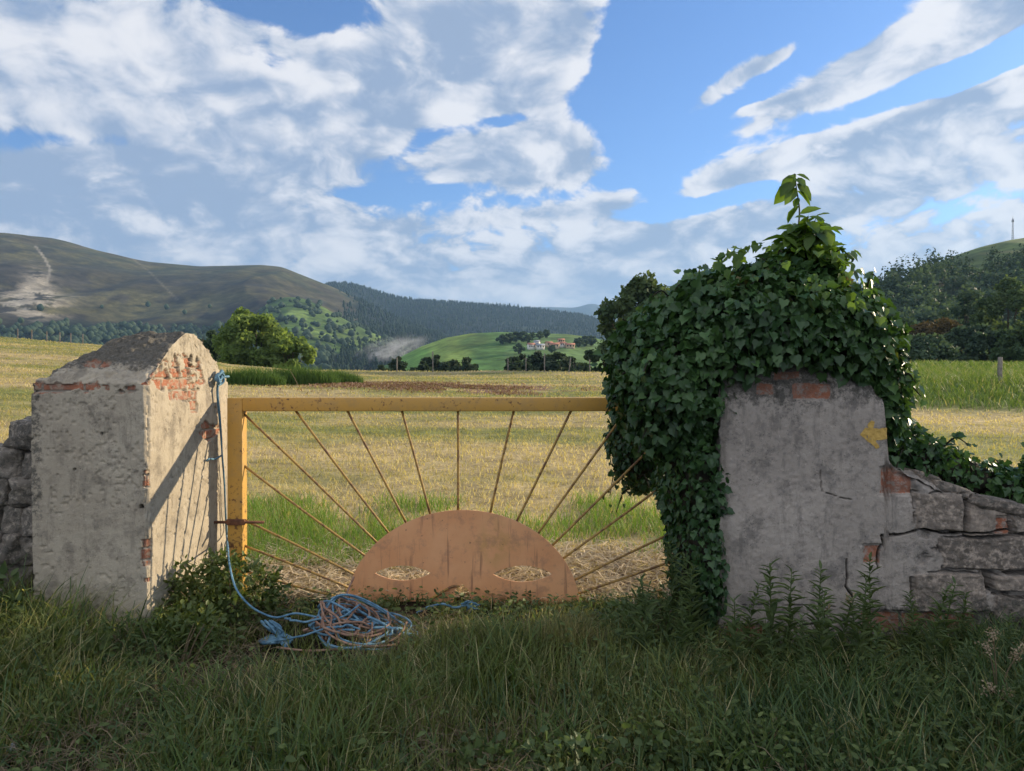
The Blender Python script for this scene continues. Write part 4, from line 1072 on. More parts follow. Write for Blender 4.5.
# loose ends: broad frayed hank at the left, strand running right
for k in range(7):
    o0 = np.array([-.46 + .012 * k, -.02, .13]); P = [o0 + RO.normal(0, .006, 3), o0 + np.array([.05, -.03, -.03]) + RO.normal(0, .008, 3), np.array([-.33, -.06, .06]) + RO.normal(0, .012, 3), np.array([-.25, -.10 - .02 * k, .05]), np.array([-.38, -.16 + .02 * k, .05]), np.array([-.44, -.10, .04])]
    V, fs = rope_mesh(P, .008, 40, 6); o = Acc().add(V, fs).build('blue_strand', M['rope_blue'], heap, True); o.matrix_parent_inverse.identity()
for P in ([(-.3, -.22, .05), (-.1, -.27, .05), (.1, -.26, .06), (.2, -.22, .05)], [(.25, .05, .08), (.36, -.1, .06), (.36, -.2, .04)], [(0, .2, .15), (-.02, .26, .2), (.0, .38, .28)]):
    V, fs = rope_mesh(P, .0065, 40, 6); o = Acc().add(V, fs).build('orange_strand', M['rope_brown'], heap, True); o.matrix_parent_inverse.identity()
sr = empty('rope', (-.4, 4.7, 0), 'short loose blue rope with frayed knot below the sun disc nose', 'rope')
a = Acc(); V, fs = rope_mesh([(-.22, -.05, .03), (-.15, -.06, .07), (-.05, -.05, .09), (.03, -.06, .07), (.12, -.05, .09)], .008, 40, 6); a.add(V, fs)
for k in range(12):
    V, fs = rope_mesh([(.10, -.05, .09), (.13 + RO.normal(0, .03), -.06 + RO.normal(0, .02), .09 + RO.normal(0, .02)), (.15 + RO.normal(0, .05), -.07 + RO.normal(0, .03), .07 + RO.normal(0, .02))], .005, 10, 5); a.add(V, fs)
o = a.build('strand', M['rope_blue'], sr, True); o.matrix_parent_inverse.identity()

# ------------------------------------------------------------------ IVY
IR = np.random.default_rng(55)
def blob_points(ells, n, rng, lo=.82, hi=1.10):
    E_ = np.array(ells, float); w = (E_[:, 3] * E_[:, 4] + E_[:, 4] * E_[:, 5] + E_[:, 3] * E_[:, 5]); w /= w.sum(); out, nr = [], []; got = 0
    while got < n:
        k = rng.choice(len(E_), 2 * n, p=w); v = unit(rng.normal(0, 1, (2 * n, 3))); r = rng.uniform(lo, hi, (2 * n, 1))
        lump = .17 * (fbm(v * 2.6 + k[:, None] * 7.0, 3, 400) - .5)[:, None] * 2
        p = E_[k, :3] + v * (r + lump) * E_[k, 3:6]; nn = unit(v / E_[k, 3:6])
        q = ((p[:, None, :] - E_[None, :, :3]) / E_[None, :, 3:6]); dd = np.sqrt((q ** 2).sum(-1)); dd[np.arange(2 * n), k] = 9
        ok = dd.min(1) > .84; out.append(p[ok]); nr.append(nn[ok]); got += ok.sum()
    return np.concatenate(out)[:n], np.concatenate(nr)[:n]
def hull(ells, s, rng, sub=3):
    a = Acc()
    for e in ells:
        bm = bmesh.new(); bmesh.ops.create_icosphere(bm, subdivisions=sub, radius=1.0); bm.verts.index_update()
        V = np.array([v.co[:] for v in bm.verts]); fs = np.array([[v.index for v in f.verts] for f in bm.faces]); bm.free()
        V = V * (s + .16 * (fbm(V * 2.6 + e[0] * 3, 3, 60) - .5))[:, None]; a.add(V * np.array(e[3:6]) + np.array(e[:3]), fs, 0.0)
    return a
M['ivy_core_and_wood'] = mat_simple('dark_ivy_core_and_stems', (.018, .017, .011), (.04, .034, .022), 20, .95, .8, 50)  # for the added dark core inside the leaves and the real shoots
def ivy_leaves(ells, n, rng, size, root, mat, clip=None, extra=None, O=None):
    p, nn = blob_points(ells, n, rng)
    if clip is not None: k = clip(p); p, nn = p[k], nn[k]
    if extra is not None: p = np.vstack([p, extra[0]]); nn = np.vstack([nn, extra[1]])
    n = len(p)
    d = np.array([0, 0, -1.0]) + .55 * nn + rng.normal(0, .65, (n, 3)); nrm = nn * 1.0 + np.array([0, -.05, .35]) + rng.normal(0, .52, (n, 3))
    sz = size * rng.uniform(.5, 1.4, n) * np.interp(p[:, 2], [.2, 1.1, 1.7], [.62, .85, 1.08])
    V, Fc, k = place(IVY, p - O, d, nrm, sz)
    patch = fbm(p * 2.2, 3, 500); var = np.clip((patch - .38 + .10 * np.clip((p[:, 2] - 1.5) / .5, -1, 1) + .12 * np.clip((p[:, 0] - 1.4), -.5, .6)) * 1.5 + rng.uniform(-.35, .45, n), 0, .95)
    return Acc().add(V, Fc, np.repeat(var, k)).build('leaves', mat, root, True)
IVYE = [(1.50, 4.42, 1.80, .64, .58, .40), (1.02, 4.42, 1.56, .38, .50, .44), (.96, 5.22, 1.10, .25, .24, .36), (.96, 4.46, 1.34, .24, .40, .26), (1.12, 4.42, .95, .19, .44, .45), (1.11, 4.34, .50, .12, .42, .56), (1.48, 4.42, 1.98, .44, .44, .26),
        (1.92, 4.36, 1.78, .36, .44, .34), (2.14, 4.34, 1.50, .20, .30, .34), (2.18, 4.3, 1.26, .13, .22, .26), (1.76, 4.42, 2.08, .26, .28, .26), (1.20, 4.45, 1.78, .36, .42, .34)]
IO = np.array([1.4, 4.45, 0.0])
ivy = empty('ivy', tuple(IO), 'huge dark green ivy draped over the right gate pillar', 'ivy')
def ivy_clip(p):
    # the ivy stops along an uneven hem on the pillar's front, leaving the render bare below it
    hem = np.interp(p[:, 0], [1.0, 1.19, 1.25, 1.45, 1.75, 1.95, 2.10, 2.2], [-1, .0, 1.52, 1.60, 1.62, 1.52, 1.38, -1]) + (vnoise(P3(p[:, 0] * 8), 4) - .5) * .12
    return (p[:, 2] > hem) | (p[:, 1] > 4.2)
# sprays that stand out from the mass
def sprays(rng, starts, L, n_leaf, O, drop=.35):
    pos, nr, st = [], [], []
    for s, d in starts:
        d = np.array(d, float); d /= np.linalg.norm(d); l = L * rng.uniform(.6, 1.3)
        P = smooth_path([s, s + d * l * .5 + np.array([0, 0, .03]), s + d * l + np.array([0, 0, -drop * l])], 10)
        V, f = tube(P - O, np.linspace(.006, .003, 10), 5); st.append(Acc().add(V, f, .3))
        t = rng.uniform(.1, 1, n_leaf); q = np.stack([np.interp(t, np.linspace(0, 1, 10), P[:, k]) for k in range(3)], -1) + rng.normal(0, .022, (n_leaf, 3)); pos.append(q); nr.append(unit(rng.normal(0, .5, (n_leaf, 3)) + np.array([0, -.5, .7])))
    return (np.concatenate(pos), np.concatenate(nr)), st
pp, pn = blob_points(IVYE, 110, IR, .92, .98)
sel = (pp[:, 2] > .75) & ((pp[:, 0] < .9) | (pp[:, 0] > 2.2) | (pp[:, 2] > 1.95))
ex, stm = sprays(IR, [(a, b + IR.normal(0, .3, 3) + np.array([0, 0, .15])) for a, b in zip(pp[sel], pn[sel])], .15, 8, IO)
o = ivy_leaves(IVYE, 23000, IR, .049, ivy, M['ivy'], ivy_clip, ex, IO); o.matrix_parent_inverse.identity()
hl = hull([e for e in IVYE], .84, IR); hv = np.concatenate(hl.V); keepY = hv[:, 1] < 4.06
hem = np.interp(hv[:, 0], [1.0, 1.19, 1.25, 1.45, 1.75, 1.95, 2.10, 2.2], [-1, .0, 1.55, 1.62, 1.64, 1.55, 1.42, -1])
mv = (hv[:, 1] < 4.08) & (hv[:, 2] < hem + .06); hv[mv, 1] = 4.08
hl.V = [hv - IO]; hl.A = [np.zeros(len(hv))]
o = hl.build('stems', M['ivy_core_and_wood'], ivy); o.matrix_parent_inverse.identity()  # dark hull added inside the leaves to block light, in place of stems
for q_ in stm: o = q_.build('shoot', M['ivy_core_and_wood'], ivy); o.matrix_parent_inverse.identity()
# young bright shoots on the crown of the mass
yp, yn = blob_points([(1.62, 4.36, 2.06, .50, .44, .28), (1.95, 4.3, 1.95, .5, .40, .34), (1.80, 4.42, 2.24, .22, .24, .22)], 420, IR, .98, 1.14)
k = (yp[:, 2] > 1.80) & (yp[:, 0] < 2.05); yp, yn = yp[k], yn[k]; n = len(yp)
V, Fc, kk = place(IVY, yp - IO, np.array([0, 0, -1.0]) + .6 * yn + IR.normal(0, .5, (n, 3)), yn + IR.normal(0, .4, (n, 3)) + np.array([0, 0, .3]), .058 * IR.uniform(.6, 1.3, n))
o = Acc().add(V, Fc, np.repeat(IR.uniform(0, .8, n), kk)).build('young_leaves', M['ivy_young'], ivy, True); o.matrix_parent_inverse.identity()

# ivy running along the top of the ruined wall
WE = []
for x, z, r in [(2.28, 1.20, .16), (2.42, 1.10, .15), (2.58, 1.02, .14), (2.75, .96, .14), (2.92, .90, .14), (3.15, .86, .16), (3.45, .90, .26), (3.8, 1.02, .40), (4.2, 1.10, .46), (4.7, 1.12, .48), (5.1, 1.05, .42)]: WE.append((x, 4.36, z, .17 if x < 3 else .3, .22, r))  # unseen humps past the right edge, raised to shade the verge
WO = np.array([3.2, 4.35, .8])
iw = empty('ivy', tuple(WO), 'low ivy trailing along the top of the broken stone wall', 'ivy')
wp, wn = blob_points(WE, 60, IR, .92, .98); ws = wp[:, 2] > .9
ex2, st2 = sprays(IR, [(a, b + IR.normal(0, .3, 3) + np.array([0, 0, .1])) for a, b in zip(wp[ws], wn[ws])], .16, 7, WO)
def wclip(p): return (p[:, 1] > 4.1) | (p[:, 2] > np.interp(p[:, 0], _TX, _TH) + .02)
o = ivy_leaves(WE, 8200, IR, .050, iw, M['ivy'], wclip, ex2, WO); o.matrix_parent_inverse.identity()
hh = hull(WE, .8, IR, 2); hv = np.concatenate(hh.V); hh.V = [hv - WO]; hh.A = [np.zeros(len(hv))]; o = hh.build('stems', M['ivy_core_and_wood'], iw); o.matrix_parent_inverse.identity()  # same added dark core under the wall ivy, not single stems
for q_ in st2: o = q_.build('shoot', M['ivy_core_and_wood'], iw); o.matrix_parent_inverse.identity()

# sapling growing out of the ivy
SO = np.array([1.80, 4.40, 2.2])
sap = empty('sapling', tuple(SO), 'leafy sapling shooting up out of the top of the ivy', 'sapling')
stem = Acc(); lp, ld, ln, ls = [], [], [], []
def sp(px, py, dy=0.0): x, y, z = at(px, py, 4.4 + dy); return np.array([x, y, z])
def branch(pts, n, s0, s1, spread, r=.007):
    P = smooth_path(pts, 24); V, f = tube(P - SO, np.linspace(r, r * .35, 24), 6); stem.add(V, f)
    for k in range(n):
        t = (k + .5) / n; q = P[min(23, int(t * 24))]; a = k * 2.4 + IR.uniform(-.4, .4)
        d = np.array([math.cos(a) * spread, math.sin(a) * spread, IR.uniform(-.9, .25)]); lp.append(q); ld.append(d); ln.append(np.array([math.cos(a) * .5, math.sin(a) * .5 - .2, .9]) + IR.normal(0, .25, 3)); ls.append(IR.uniform(s0, s1))
branch([sp(800, 262), sp(797, 240), sp(799, 212), sp(796, 190), sp(794, 174)], 12, .08, .14, .7, .008)
for (x_, y_, dx, dz, dy, sz) in [(794, 175, -.7, -1.0, -.2, .16), (793, 182, -1.0, -1.2, .1, .17), (796, 175, .9, -.3, -.2, .09), (797, 178, .8, -.9, .2, .10), (796, 184, .9, -.9, -.2, .14), (794, 178, -.9, .1, 0, .06), (795, 188, -.8, -1.1, -.4, .13), (797, 178, .4, -.8, -.7, .09)]:
    lp.append(sp(x_, y_)); ld.append(np.array([dx, dy, dz])); ln.append(np.array([.3 * IR.normal(), -.7, .6 + .2 * IR.normal()])); ls.append(sz)
for (px, py, dy, tx, ty, n) in [(805, 260, 0, 816, 216, 16), (800, 262, .1, 800, 222, 12), (805, 262, -.1, 826, 226, 14), (800, 262, -.1, 783, 236, 10), (812, 262, .05, 830, 246, 12), (795, 262, 0, 776, 250, 8), (798, 255, -.05, 793, 224, 12), (803, 250, .05, 822, 232, 12), (802, 250, -.1, 808, 216, 10), (808, 255, -.12, 812, 232, 12), (815, 262, -.15, 842, 262, 10)]:
    a, b = sp(px, py, dy), sp(tx, ty, dy * 1.6); branch([a, (a + b) / 2 + np.array([0, 0, .02]), b], n * 2, .085, .15, .8, .005)
n = len(lp); V, Fc, kk = place(OVATE, np.array(lp) - SO, np.array(ld), np.array(ln), np.array(ls)); o = Acc().add(V, Fc, np.repeat(IR.uniform(0, .7, n), kk)).build('leaves', M['ivy_young'], sap, True); o.matrix_parent_inverse.identity()
o = stem.build('stem', mat_simple('green_stem', (.06, .08, .03), (.10, .11, .05), 10, .7, .2, 60), sap, True); o.matrix_parent_inverse.identity()

# ------------------------------------------------------------------ GRASS AND WEEDS
GR = np.random.default_rng(404)
def inside_solid(x, y):
    lp_ = (x > -2.72) & (x < -2.01) & (y > 3.97) & (y < 5.16); rp_ = (x > 1.15) & (x < 2.2) & (y > 3.97) & (y < 4.96); w_ = (x > 2.1) & (y > 3.97) & (y < 4.45); lw_ = (x < -2.6) & (y > 4.2) & (y < 4.65); return lp_ | rp_ | w_ | lw_
def in_view(x, y, m=1.6): return np.abs(x) < .74 * y + m
def heap_mask(x, y): return ((x + 1.02) / .52) ** 2 + ((y - 4.10) / .42) ** 2 < 1
def verge_height(x, y):
    p = P3(x * 1.1, y * 1.1); n = fbm(p, 3, 700); b = .13 + .16 * n
    b = b + .38 * sstep(-1.6, -2.4, x) * (.4 + n) * sstep(2.7, 3.4, y)
    b = b + .14 * sstep(1.0, 1.7, x) * (.3 + n)
    gate_front = sstep(4.0, 4.4, y) * sstep(-1.9, -1.6, x) * sstep(1.2, .9, x); b = b * (1 - .60 * gate_front)
    return b * (.75 + .25 * sstep(2.4, 3.0, y))
def grass_patch(n, sel, mat, name, label, hk, w, bend, seg, droop, vfun, hvar=(.45, 1.25), xr=(-4.9, 5.1), yr=(2.25, 5.05)):
    n = int(n * 1.38)
    x = GR.uniform(*xr, 3 * n); y = GR.uniform(*yr, 3 * n)
    k = in_view(x, y) & ~inside_solid(x, y) & (GR.uniform(0, 1, len(x)) < sel(x, y)); x, y = x[k][:n], y[k][:n]; n = len(x)
    h = hk(x, y) * GR.uniform(*hvar, n); bd = bend * GR.uniform(.3, 1.6, n)
    V, Fc, q = blades(x, y, H(x, y) - .01, h, w * GR.uniform(.6, 1.5, n), bd, GR, seg, droop)
    o = Acc().add(V, Fc, np.repeat(vfun(x, y, n), q)).build(name, mat)
    return tag(o, label, 'grass', kind='stuff')
cl_ = lambda x, y, s, sc: fbm(P3(x * sc, y * sc), 3, s)
grass_patch(27000, lambda x, y: np.where(heap_mask(x, y), .16, 1) * sstep(.36, .52, cl_(x, y, 900, 3.2)) * (1 - .6 * sstep(.8, 1.6, x)), M['grass'], 'verge_grass', 'olive green and dry grass blades covering the shaded verge', verge_height, .0085, .6, 4, .14, lambda x, y, n: np.clip(.15 + .9 * (cl_(x, y, 911, 1.5) - .2) * GR.uniform(.3, 1.4, n) + .5 * (GR.uniform(0, 1, n) > .74), 0, 1))
grass_patch(20000, lambda x, y: np.where(heap_mask(x, y), .06, 1) * (.25 + .75 * sstep(.4, 1.4, x)) * sstep(.34, .54, cl_(x, y, 920, 2.6)), M['grass_dark'], 'verge_grass', 'darker green grass blades growing among the verge weeds', lambda x, y: verge_height(x, y) * 1.15, .0095, .55, 4, .14, lambda x, y, n: np.clip(GR.uniform(0, .8, n) + .3 * (GR.uniform(0, 1, n) > .95), 0, 1))
# lusher long-bladed tufts, bending over
tc = np.array([(-1.9, 3.05), (-1.45, 3.25), (-.62, 3.2), (-.75, 2.75), (-2.5, 3.55), (-2.9, 3.3), (1.3, 3.3), (1.55, 3.15), (.2, 2.85), (2.5, 3.5), (2.75, 3.7), (-2.2, 2.7), (1.9, 2.8), (-.1, 3.5), (2.75, 3.2), (2.95, 3.85), (-3.1, 3.75), (-2.75, 3.85), (.9, 2.7), (-1.2, 2.6)])
def tufts():
    x, y, hh = [], [], []
    for cx, cy in tc:
        m = int(GR.uniform(70, 220)); r = GR.uniform(.07, .16); x.append(GR.normal(cx, r, m)); y.append(GR.normal(cy, r * .8, m)); hh.append(np.full(m, GR.uniform(.26, .42)))
    x = np.concatenate(x); y = np.concatenate(y); hh = np.concatenate(hh) * GR.uniform(.5, 1.2, len(x)); k = ~inside_solid(x, y); x, y, hh = x[k], y[k], hh[k]; n = len(x)
    V, Fc, q = blades(x, y, H(x, y) - .01, hh, .008 * GR.uniform(.6, 1.3, n), GR.uniform(.3, 1.2, n), GR, 5, .25)
    tag(Acc().add(V, Fc, np.repeat(GR.uniform(0, .6, n) + .35 * (GR.uniform(0, 1, n) > .85), q)).build('long_grass', M['grass_tuft']), 'long arching bright grass blades in loose tufts along the verge', 'grass', kind='stuff')
tufts()
grass_patch(2200, lambda x, y: np.where(heap_mask(x, y), 0, 1) * sstep(.40, .6, cl_(x, y, 931, 1.2)) * sstep(4.5, 4.1, y), M['grass'], 'grass_stalks', 'taller thin green and dry grass stalks standing out of the verge', lambda x, y: .14 + .75 * verge_height(x, y), .006, .45, 5, .12, lambda x, y, n: np.where(GR.uniform(0, 1, n) > .72, .97, GR.uniform(.3, .85, n)), (.6, 1.2))
grass_patch(9000, lambda x, y: np.where(heap_mask(x, y), .2, 1) * sstep(-2.2, -1.2, x) * sstep(1.6, .6, x) * sstep(.38, .55, cl_(x, y, 951, 1.4)), M['grass'], 'dry_grass', 'short upright dry and green grass stems before the gate', lambda x, y: verge_height(x, y) * .95, .007, .25, 3, .05, lambda x, y, n: np.clip(GR.uniform(.35, 1.05, n), 0, 1), (.6, 1.2))
# dead matted litter on the verge
def litter(n, xr, yr, sel, mat, name, label, hz=.03, L=(.06, .22), w=.004):
    x = GR.uniform(*xr, 3 * n); y = GR.uniform(*yr, 3 * n); k = in_view(x, y) & ~inside_solid(x, y) & (GR.uniform(0, 1, len(x)) < sel(x, y)); x, y = x[k][:n], y[k][:n]; n = len(x)
    l = GR.uniform(*L, n); a = GR.uniform(0, 6.28, n); z = H(x, y) + GR.uniform(.004, hz, n); up = GR.uniform(-.15, .45, n) * l
    d = np.stack([np.cos(a) * l, np.sin(a) * l, up], -1); s = np.stack([-np.sin(a), np.cos(a), GR.uniform(-.8, .8, n)], -1) * (w * GR.uniform(.5, 1.3, n))[:, None]; b = np.stack([x, y, z], -1); mid = b + d * .5 + np.array([0, 0, 1]) * (GR.uniform(-.02, .03, n))[:, None]
    V = np.stack([b - s, b + s, mid + s, mid - s, b + d], 1); T = np.array([(0, 1, 2), (0, 2, 3), (3, 2, 4)]); Fc = (np.arange(n) * 5)[:, None, None] + T[None]
    tag(Acc().add(V.reshape(-1, 3), Fc.reshape(-1, 3), np.repeat(GR.uniform(0, 1, n), 5)).build(name, mat), label, 'straw', kind='stuff')
litter(9000, (-2.1, 1.35), (4.95, 6.6), lambda x, y: 1 - sstep(5.7, 6.6, y), M['straw'], 'straw_litter', 'pale dry straw lying on the bare ground behind the gate', .05)
litter(28000, (-4.9, 5), (2.3, 4.9), lambda x, y: np.where(x > 1, .3, 1) * sstep(.36, .56, cl_(x, y, 940, 1.7)), M['straw'], 'dead_grass', 'dead brown grass lying flat on the shaded verge', .12, (.04, .16), .0014)
M['deadstem'] = mat_leaf('dead_stems', (.10, .075, .045), (.24, .18, .11), .1, .8, .1)
for ob in bpy.data.objects:
    if ob.name == 'dead_grass': ob.data.materials[0] = M['deadstem']

# low broad-leaved cover
def leaf_cover(n, sel, tpl, size, mat, name, label, hz=(.02, .16), xr=(-4.9, 5.1), yr=(2.3, 5.0), tilt=.5):
    n = int(n * 1.38)
    x = GR.uniform(*xr, 4 * n); y = GR.uniform(*yr, 4 * n); k = in_view(x, y) & ~inside_solid(x, y) & (GR.uniform(0, 1, len(x)) < sel(x, y)); x, y = x[k][:n], y[k][:n]; n = len(x)
    z = H(x, y) + GR.uniform(*hz, n) * (.5 + verge_height(x, y) * 3.5); a = GR.uniform(0, 6.28, n)
    V, Fc, q = place(tpl, np.stack([x, y, z], -1), np.stack([np.cos(a), np.sin(a), GR.uniform(-.2, .6, n)], -1), GR.normal(0, tilt, (n, 3)) + np.array([0, -.25, 1]), size * GR.uniform(.5, 1.3, n))
    tag(Acc().add(V, Fc, np.repeat(GR.uniform(0, 1, n), q)).build(name, mat, None, True), label, 'weeds', kind='stuff')
leaf_cover(9000, lambda x, y: np.where(heap_mask(x, y), 0, 1) * (.08 + .95 * sstep(.50, .60, cl_(x, y, 960, 1.6))) * (.4 + .6 * sstep(0, 1.2, x)), OVATE, .036, M['weed_pale'], 'ground_cover', 'low dark broad leaved weeds among the verge grass', (.01, .15))
leaf_cover(800, lambda x, y: sstep(3.1, 2.6, y) * sstep(-.8, .3, x) + .06, IVY, .045, M['weed'], 'ground_ivy', 'round leaved creeping weeds at the very front of the verge', (.01, .10))
leaf_cover(4600, lambda x, y: sstep(-1.4, -2.0, x) * sstep(2.9, 3.3, y) + sstep(.30, .15, np.abs(y - 4.68)) * (x > -.6) * (x < 1.2) * .6, OVATE, .038, M['weed'], 'nettles', 'dense leafy weeds at the foot of pillar and sun disc', (.01, .15))

# the leafy shrub beside the gate post
def leafy_bush(name, loc, ells, n, size, tpl, mat, label, cat, rng, stems=14, flowers=None, tilt=.5):
    O = np.array(loc); r = empty(name, loc, label, cat); p, nn = blob_points(ells, n, rng, .35, 1.05); k = p[:, 2] > .02; p, nn = p[k], nn[k]; m = len(p)
    V, Fc, q = place(tpl, p, nn * .8 + rng.normal(0, .6, (m, 3)) + np.array([0, 0, .1]), nn * .6 + rng.normal(0, tilt, (m, 3)) + np.array([0, 0, .7]), size * rng.uniform(.55, 1.25, m))
    o = Acc().add(V, Fc, np.repeat(np.clip(fbm(p * 5, 3, 3) * 1.3 - .3 + rng.uniform(-.2, .3, m), 0, .85), q)).build('leaves', mat, r, True); o.matrix_parent_inverse.identity()
    s = Acc()
    for pt in p[rng.permutation(m)[:stems]]:
        V, f = tube(smooth_path([(pt[0] * .3, pt[1] * .3, -.05), pt * np.array([.7, .7, .6]), pt], 8), np.linspace(.006, .002, 8), 5); s.add(V, f)
    o = s.build('stems', M['deadstem'], r); o.matrix_parent_inverse.identity()
    if flowers:
        fm, fn, fsz = flowers; t = p[np.argsort(-(p[:, 2] + rng.normal(0, .06, m)))[:fn]]; ps = np.repeat(t, 5, 0) + rng.normal(0, .004, (len(t) * 5, 3)); m2 = len(ps)
        
        for k5 in range(len(t)):
            p5 = ps[k5 * 5:k5 * 5 + 5]; V, Fc, q = place(OVATE, p5, rng.normal(0, 1, (5, 3)), rng.normal(0, .5, (5, 3)) + np.array([0, -.3, 1]), fsz * rng.uniform(.6, 1.2, 5)); o = Acc().add(V, Fc, np.repeat(rng.uniform(0, 1, 5), q)).build('flower', fm, r); o.matrix_parent_inverse.identity()
    return r
BR = np.random.default_rng(71)
leafy_bush('shrub', (-1.72, 4.40, 0), [(0, 0, .20, .25, .22, .24), (-.22, -.1, .22, .16, .2, .24), (.12, .1, .18, .17, .2, .22), (-.02, -.05, .36, .17, .14, .15), (-.12, -.4, .12, .24, .2, .16)], 3600, .042, OVATE, M['shrub'], 'small leaved green shrub at the foot of the left pillar and gate post', 'shrub', BR)
leafy_bush('flowering_weed', (-1.80, 3.72, 0), [(0, 0, .16, .2, .16, .16), (.14, .05, .2, .15, .12, .14), (-.22, 0, .2, .16, .12, .14)], 520, .05, LANCE, M['weed_pale'], 'pale weed with few yellow flowers in front of the left pillar corner', 'plant', BR, flowers=(M['yellow_flower'], 5, .016))
leafy_bush('flowering_weed', (-2.35, 3.62, 0), [(0, 0, .22, .24, .16, .2), (-.25, .1, .26, .2, .15, .2)], 620, .055, LANCE, M['weed_pale'], 'taller yellowish weed in flower below the middle of the left pillar front', 'plant', BR, flowers=(M['yellow_flower'], 5, .015))
leafy_bush('flowering_weed', (1.02, 2.78, 0), [(0, 0, .12, .2, .14, .13), (.2, .0, .1, .16, .12, .1)], 420, .032, OVATE, M['weed_pale'], 'low pale yellow green spurge at the front of the verge', 'plant', BR, flowers=(M['weed_pale'], 20, .025))

leafy_bush('leafy_weed', (-2.86, 3.78, 0), [(0, 0, .30, .22, .2, .28), (.2, 0, .2, .2, .16, .2), (-.2, .1, .36, .2, .18, .3)], 900, .055, OVATE, M['weed'], 'tall leafy green weed standing before the rubble wall at the left edge', 'plant', BR, 20)
leafy_bush('leafy_weed', (-2.12, 3.55, 0), [(0, 0, .14, .22, .16, .14), (-.25, .05, .16, .18, .14, .15)], 520, .045, OVATE, M['shrub'], 'low leafy weed between the two flowering weeds', 'plant', BR)
leafy_bush('leafy_weed', (-2.6, 3.2, 0), [(0, 0, .14, .25, .18, .15), (.3, .05, .12, .2, .16, .13)], 560, .045, OVATE, M['weed_pale'], 'low spreading pale green weed in the left foreground grass', 'plant', BR)
leafy_bush('leafy_weed', (.75, 4.05, 0), [(0, 0, .16, .25, .18, .18), (.25, .1, .2, .18, .16, .2)], 700, .04, OVATE, M['weed'], 'dark leafy weed at the foot of the hanging ivy', 'plant', BR)
leafy_bush('leafy_weed', (.2, 2.72, 0), [(0, 0, .10, .25, .12, .10), (.35, .03, .10, .2, .12, .11), (-.3, .02, .08, .18, .1, .08)], 620, .036, IVY, M['weed'], 'round leaved creeping weed at the bottom middle of the photo', 'plant', BR, 8)

# straw coloured tuft
def tuft(loc, n, h, label):
    r = empty('grass_tuft', loc, label, 'grass tuft'); x = BR.normal(0, .05, n); y = BR.normal(0, .05, n); az = np.arctan2(y, x) + BR.normal(0, .4, n)
    V, Fc, q = blades(x, y, np.zeros(n), h * BR.uniform(.5, 1.1, n), .0035 + 0 * x, BR.uniform(.4, 1.3, n), BR, 5, .15, az); o = Acc().add(V, Fc, np.repeat(BR.uniform(.2, .9, n), q)).build('blades', M['deadtuft'], r); o.matrix_parent_inverse.identity()
M['deadtuft'] = mat_leaf('straw_green_tuft', (.10, .11, .03), (.26, .22, .09), .25, .6, .2)
tuft((.33, 4.0, 0), 800, .27, 'straw coloured spiky grass tuft in front of the sun disc right end')

# tall leafy weeds before the right pillar
def tall_weed(h, nleaf, head, mat):
    r = empty('tall_weed', (0, 0, 0), '', 'plant'); P = smooth_path([(0, 0, -.03), (.01, .01, h * .5), (BR.normal(0, .03), BR.normal(0, .02), h)], 14); s = Acc(); V, f = tube(P, np.linspace(.005, .002, 14), 6); s.add(V, f)
    t = np.linspace(.06, .97, nleaf); q = np.stack([np.interp(t, np.linspace(0, 1, 14), P[:, k]) for k in range(3)], -1); a = np.arange(nleaf) * 2.4 + BR.uniform(-.6, .6, nleaf)
    d = np.stack([np.cos(a), np.sin(a), BR.uniform(.1, 1.5, nleaf)], -1); V, Fc, k = place(LANCE_WIDE, q, d, np.stack([-np.cos(a) * .5, -np.sin(a) * .5, 1 + 0 * a], -1), .105 * (1.2 - .75 * t) * BR.uniform(.7, 1.3, nleaf))
    s.build('stem', M['weed'], r); Acc().add(V, Fc, np.repeat(BR.uniform(0, .9, nleaf), k)).build('leaves', mat, r, True)
    if head:
        m = 26; ps = P[-1] + BR.normal(0, .012, (m, 3)) + np.array([0, 0, .0]); V, Fc, k = place(OVATE, ps, BR.normal(0, 1, (m, 3)) + np.array([0, 0, .6]), BR.normal(0, 1, (m, 3)), .018); Acc().add(V, Fc, np.repeat(BR.uniform(0, 1, m), k)).build('seed_head', M['pale_flower'], r)
    for ch in r.children: ch.matrix_parent_inverse.identity()
    return r
protos = [tall_weed(.50, 62, False, M['weed']), tall_weed(.58, 80, False, M['weed']), tall_weed(.42, 50, True, M['weed'])]
used = [False] * 3
spots = [(1.22, 3.72, 0), (1.32, 3.62, 1), (1.45, 3.78, 0), (1.58, 3.66, 1), (1.66, 3.80, 2), (1.80, 3.70, 0), (1.92, 3.78, 1), (2.02, 3.62, 0), (2.12, 3.75, 1), (2.24, 3.68, 0), (2.36, 3.80, 1), (.98, 3.85, 0), (1.08, 3.95, 1), (.86, 3.95, 2), (.74, 4.1, 0), (.95, 4.15, 1), (1.75, 3.5, 2), (1.38, 3.42, 0), (2.2, 3.45, 0), (2.45, 3.55, 1), (1.1, 3.5, 0), (1.25, 3.3, 1), (1.5, 3.45, 0), (1.65, 3.3, 1), (1.9, 3.4, 0), (2.05, 3.25, 1), (2.3, 3.2, 0), (.85, 3.6, 1), (.7, 3.8, 0), (1.6, 3.55, 0), (2.0, 3.5, 1), (1.3, 3.1, 0), (1.75, 3.05, 1), (2.15, 3.0, 0), (.95, 3.35, 0)]
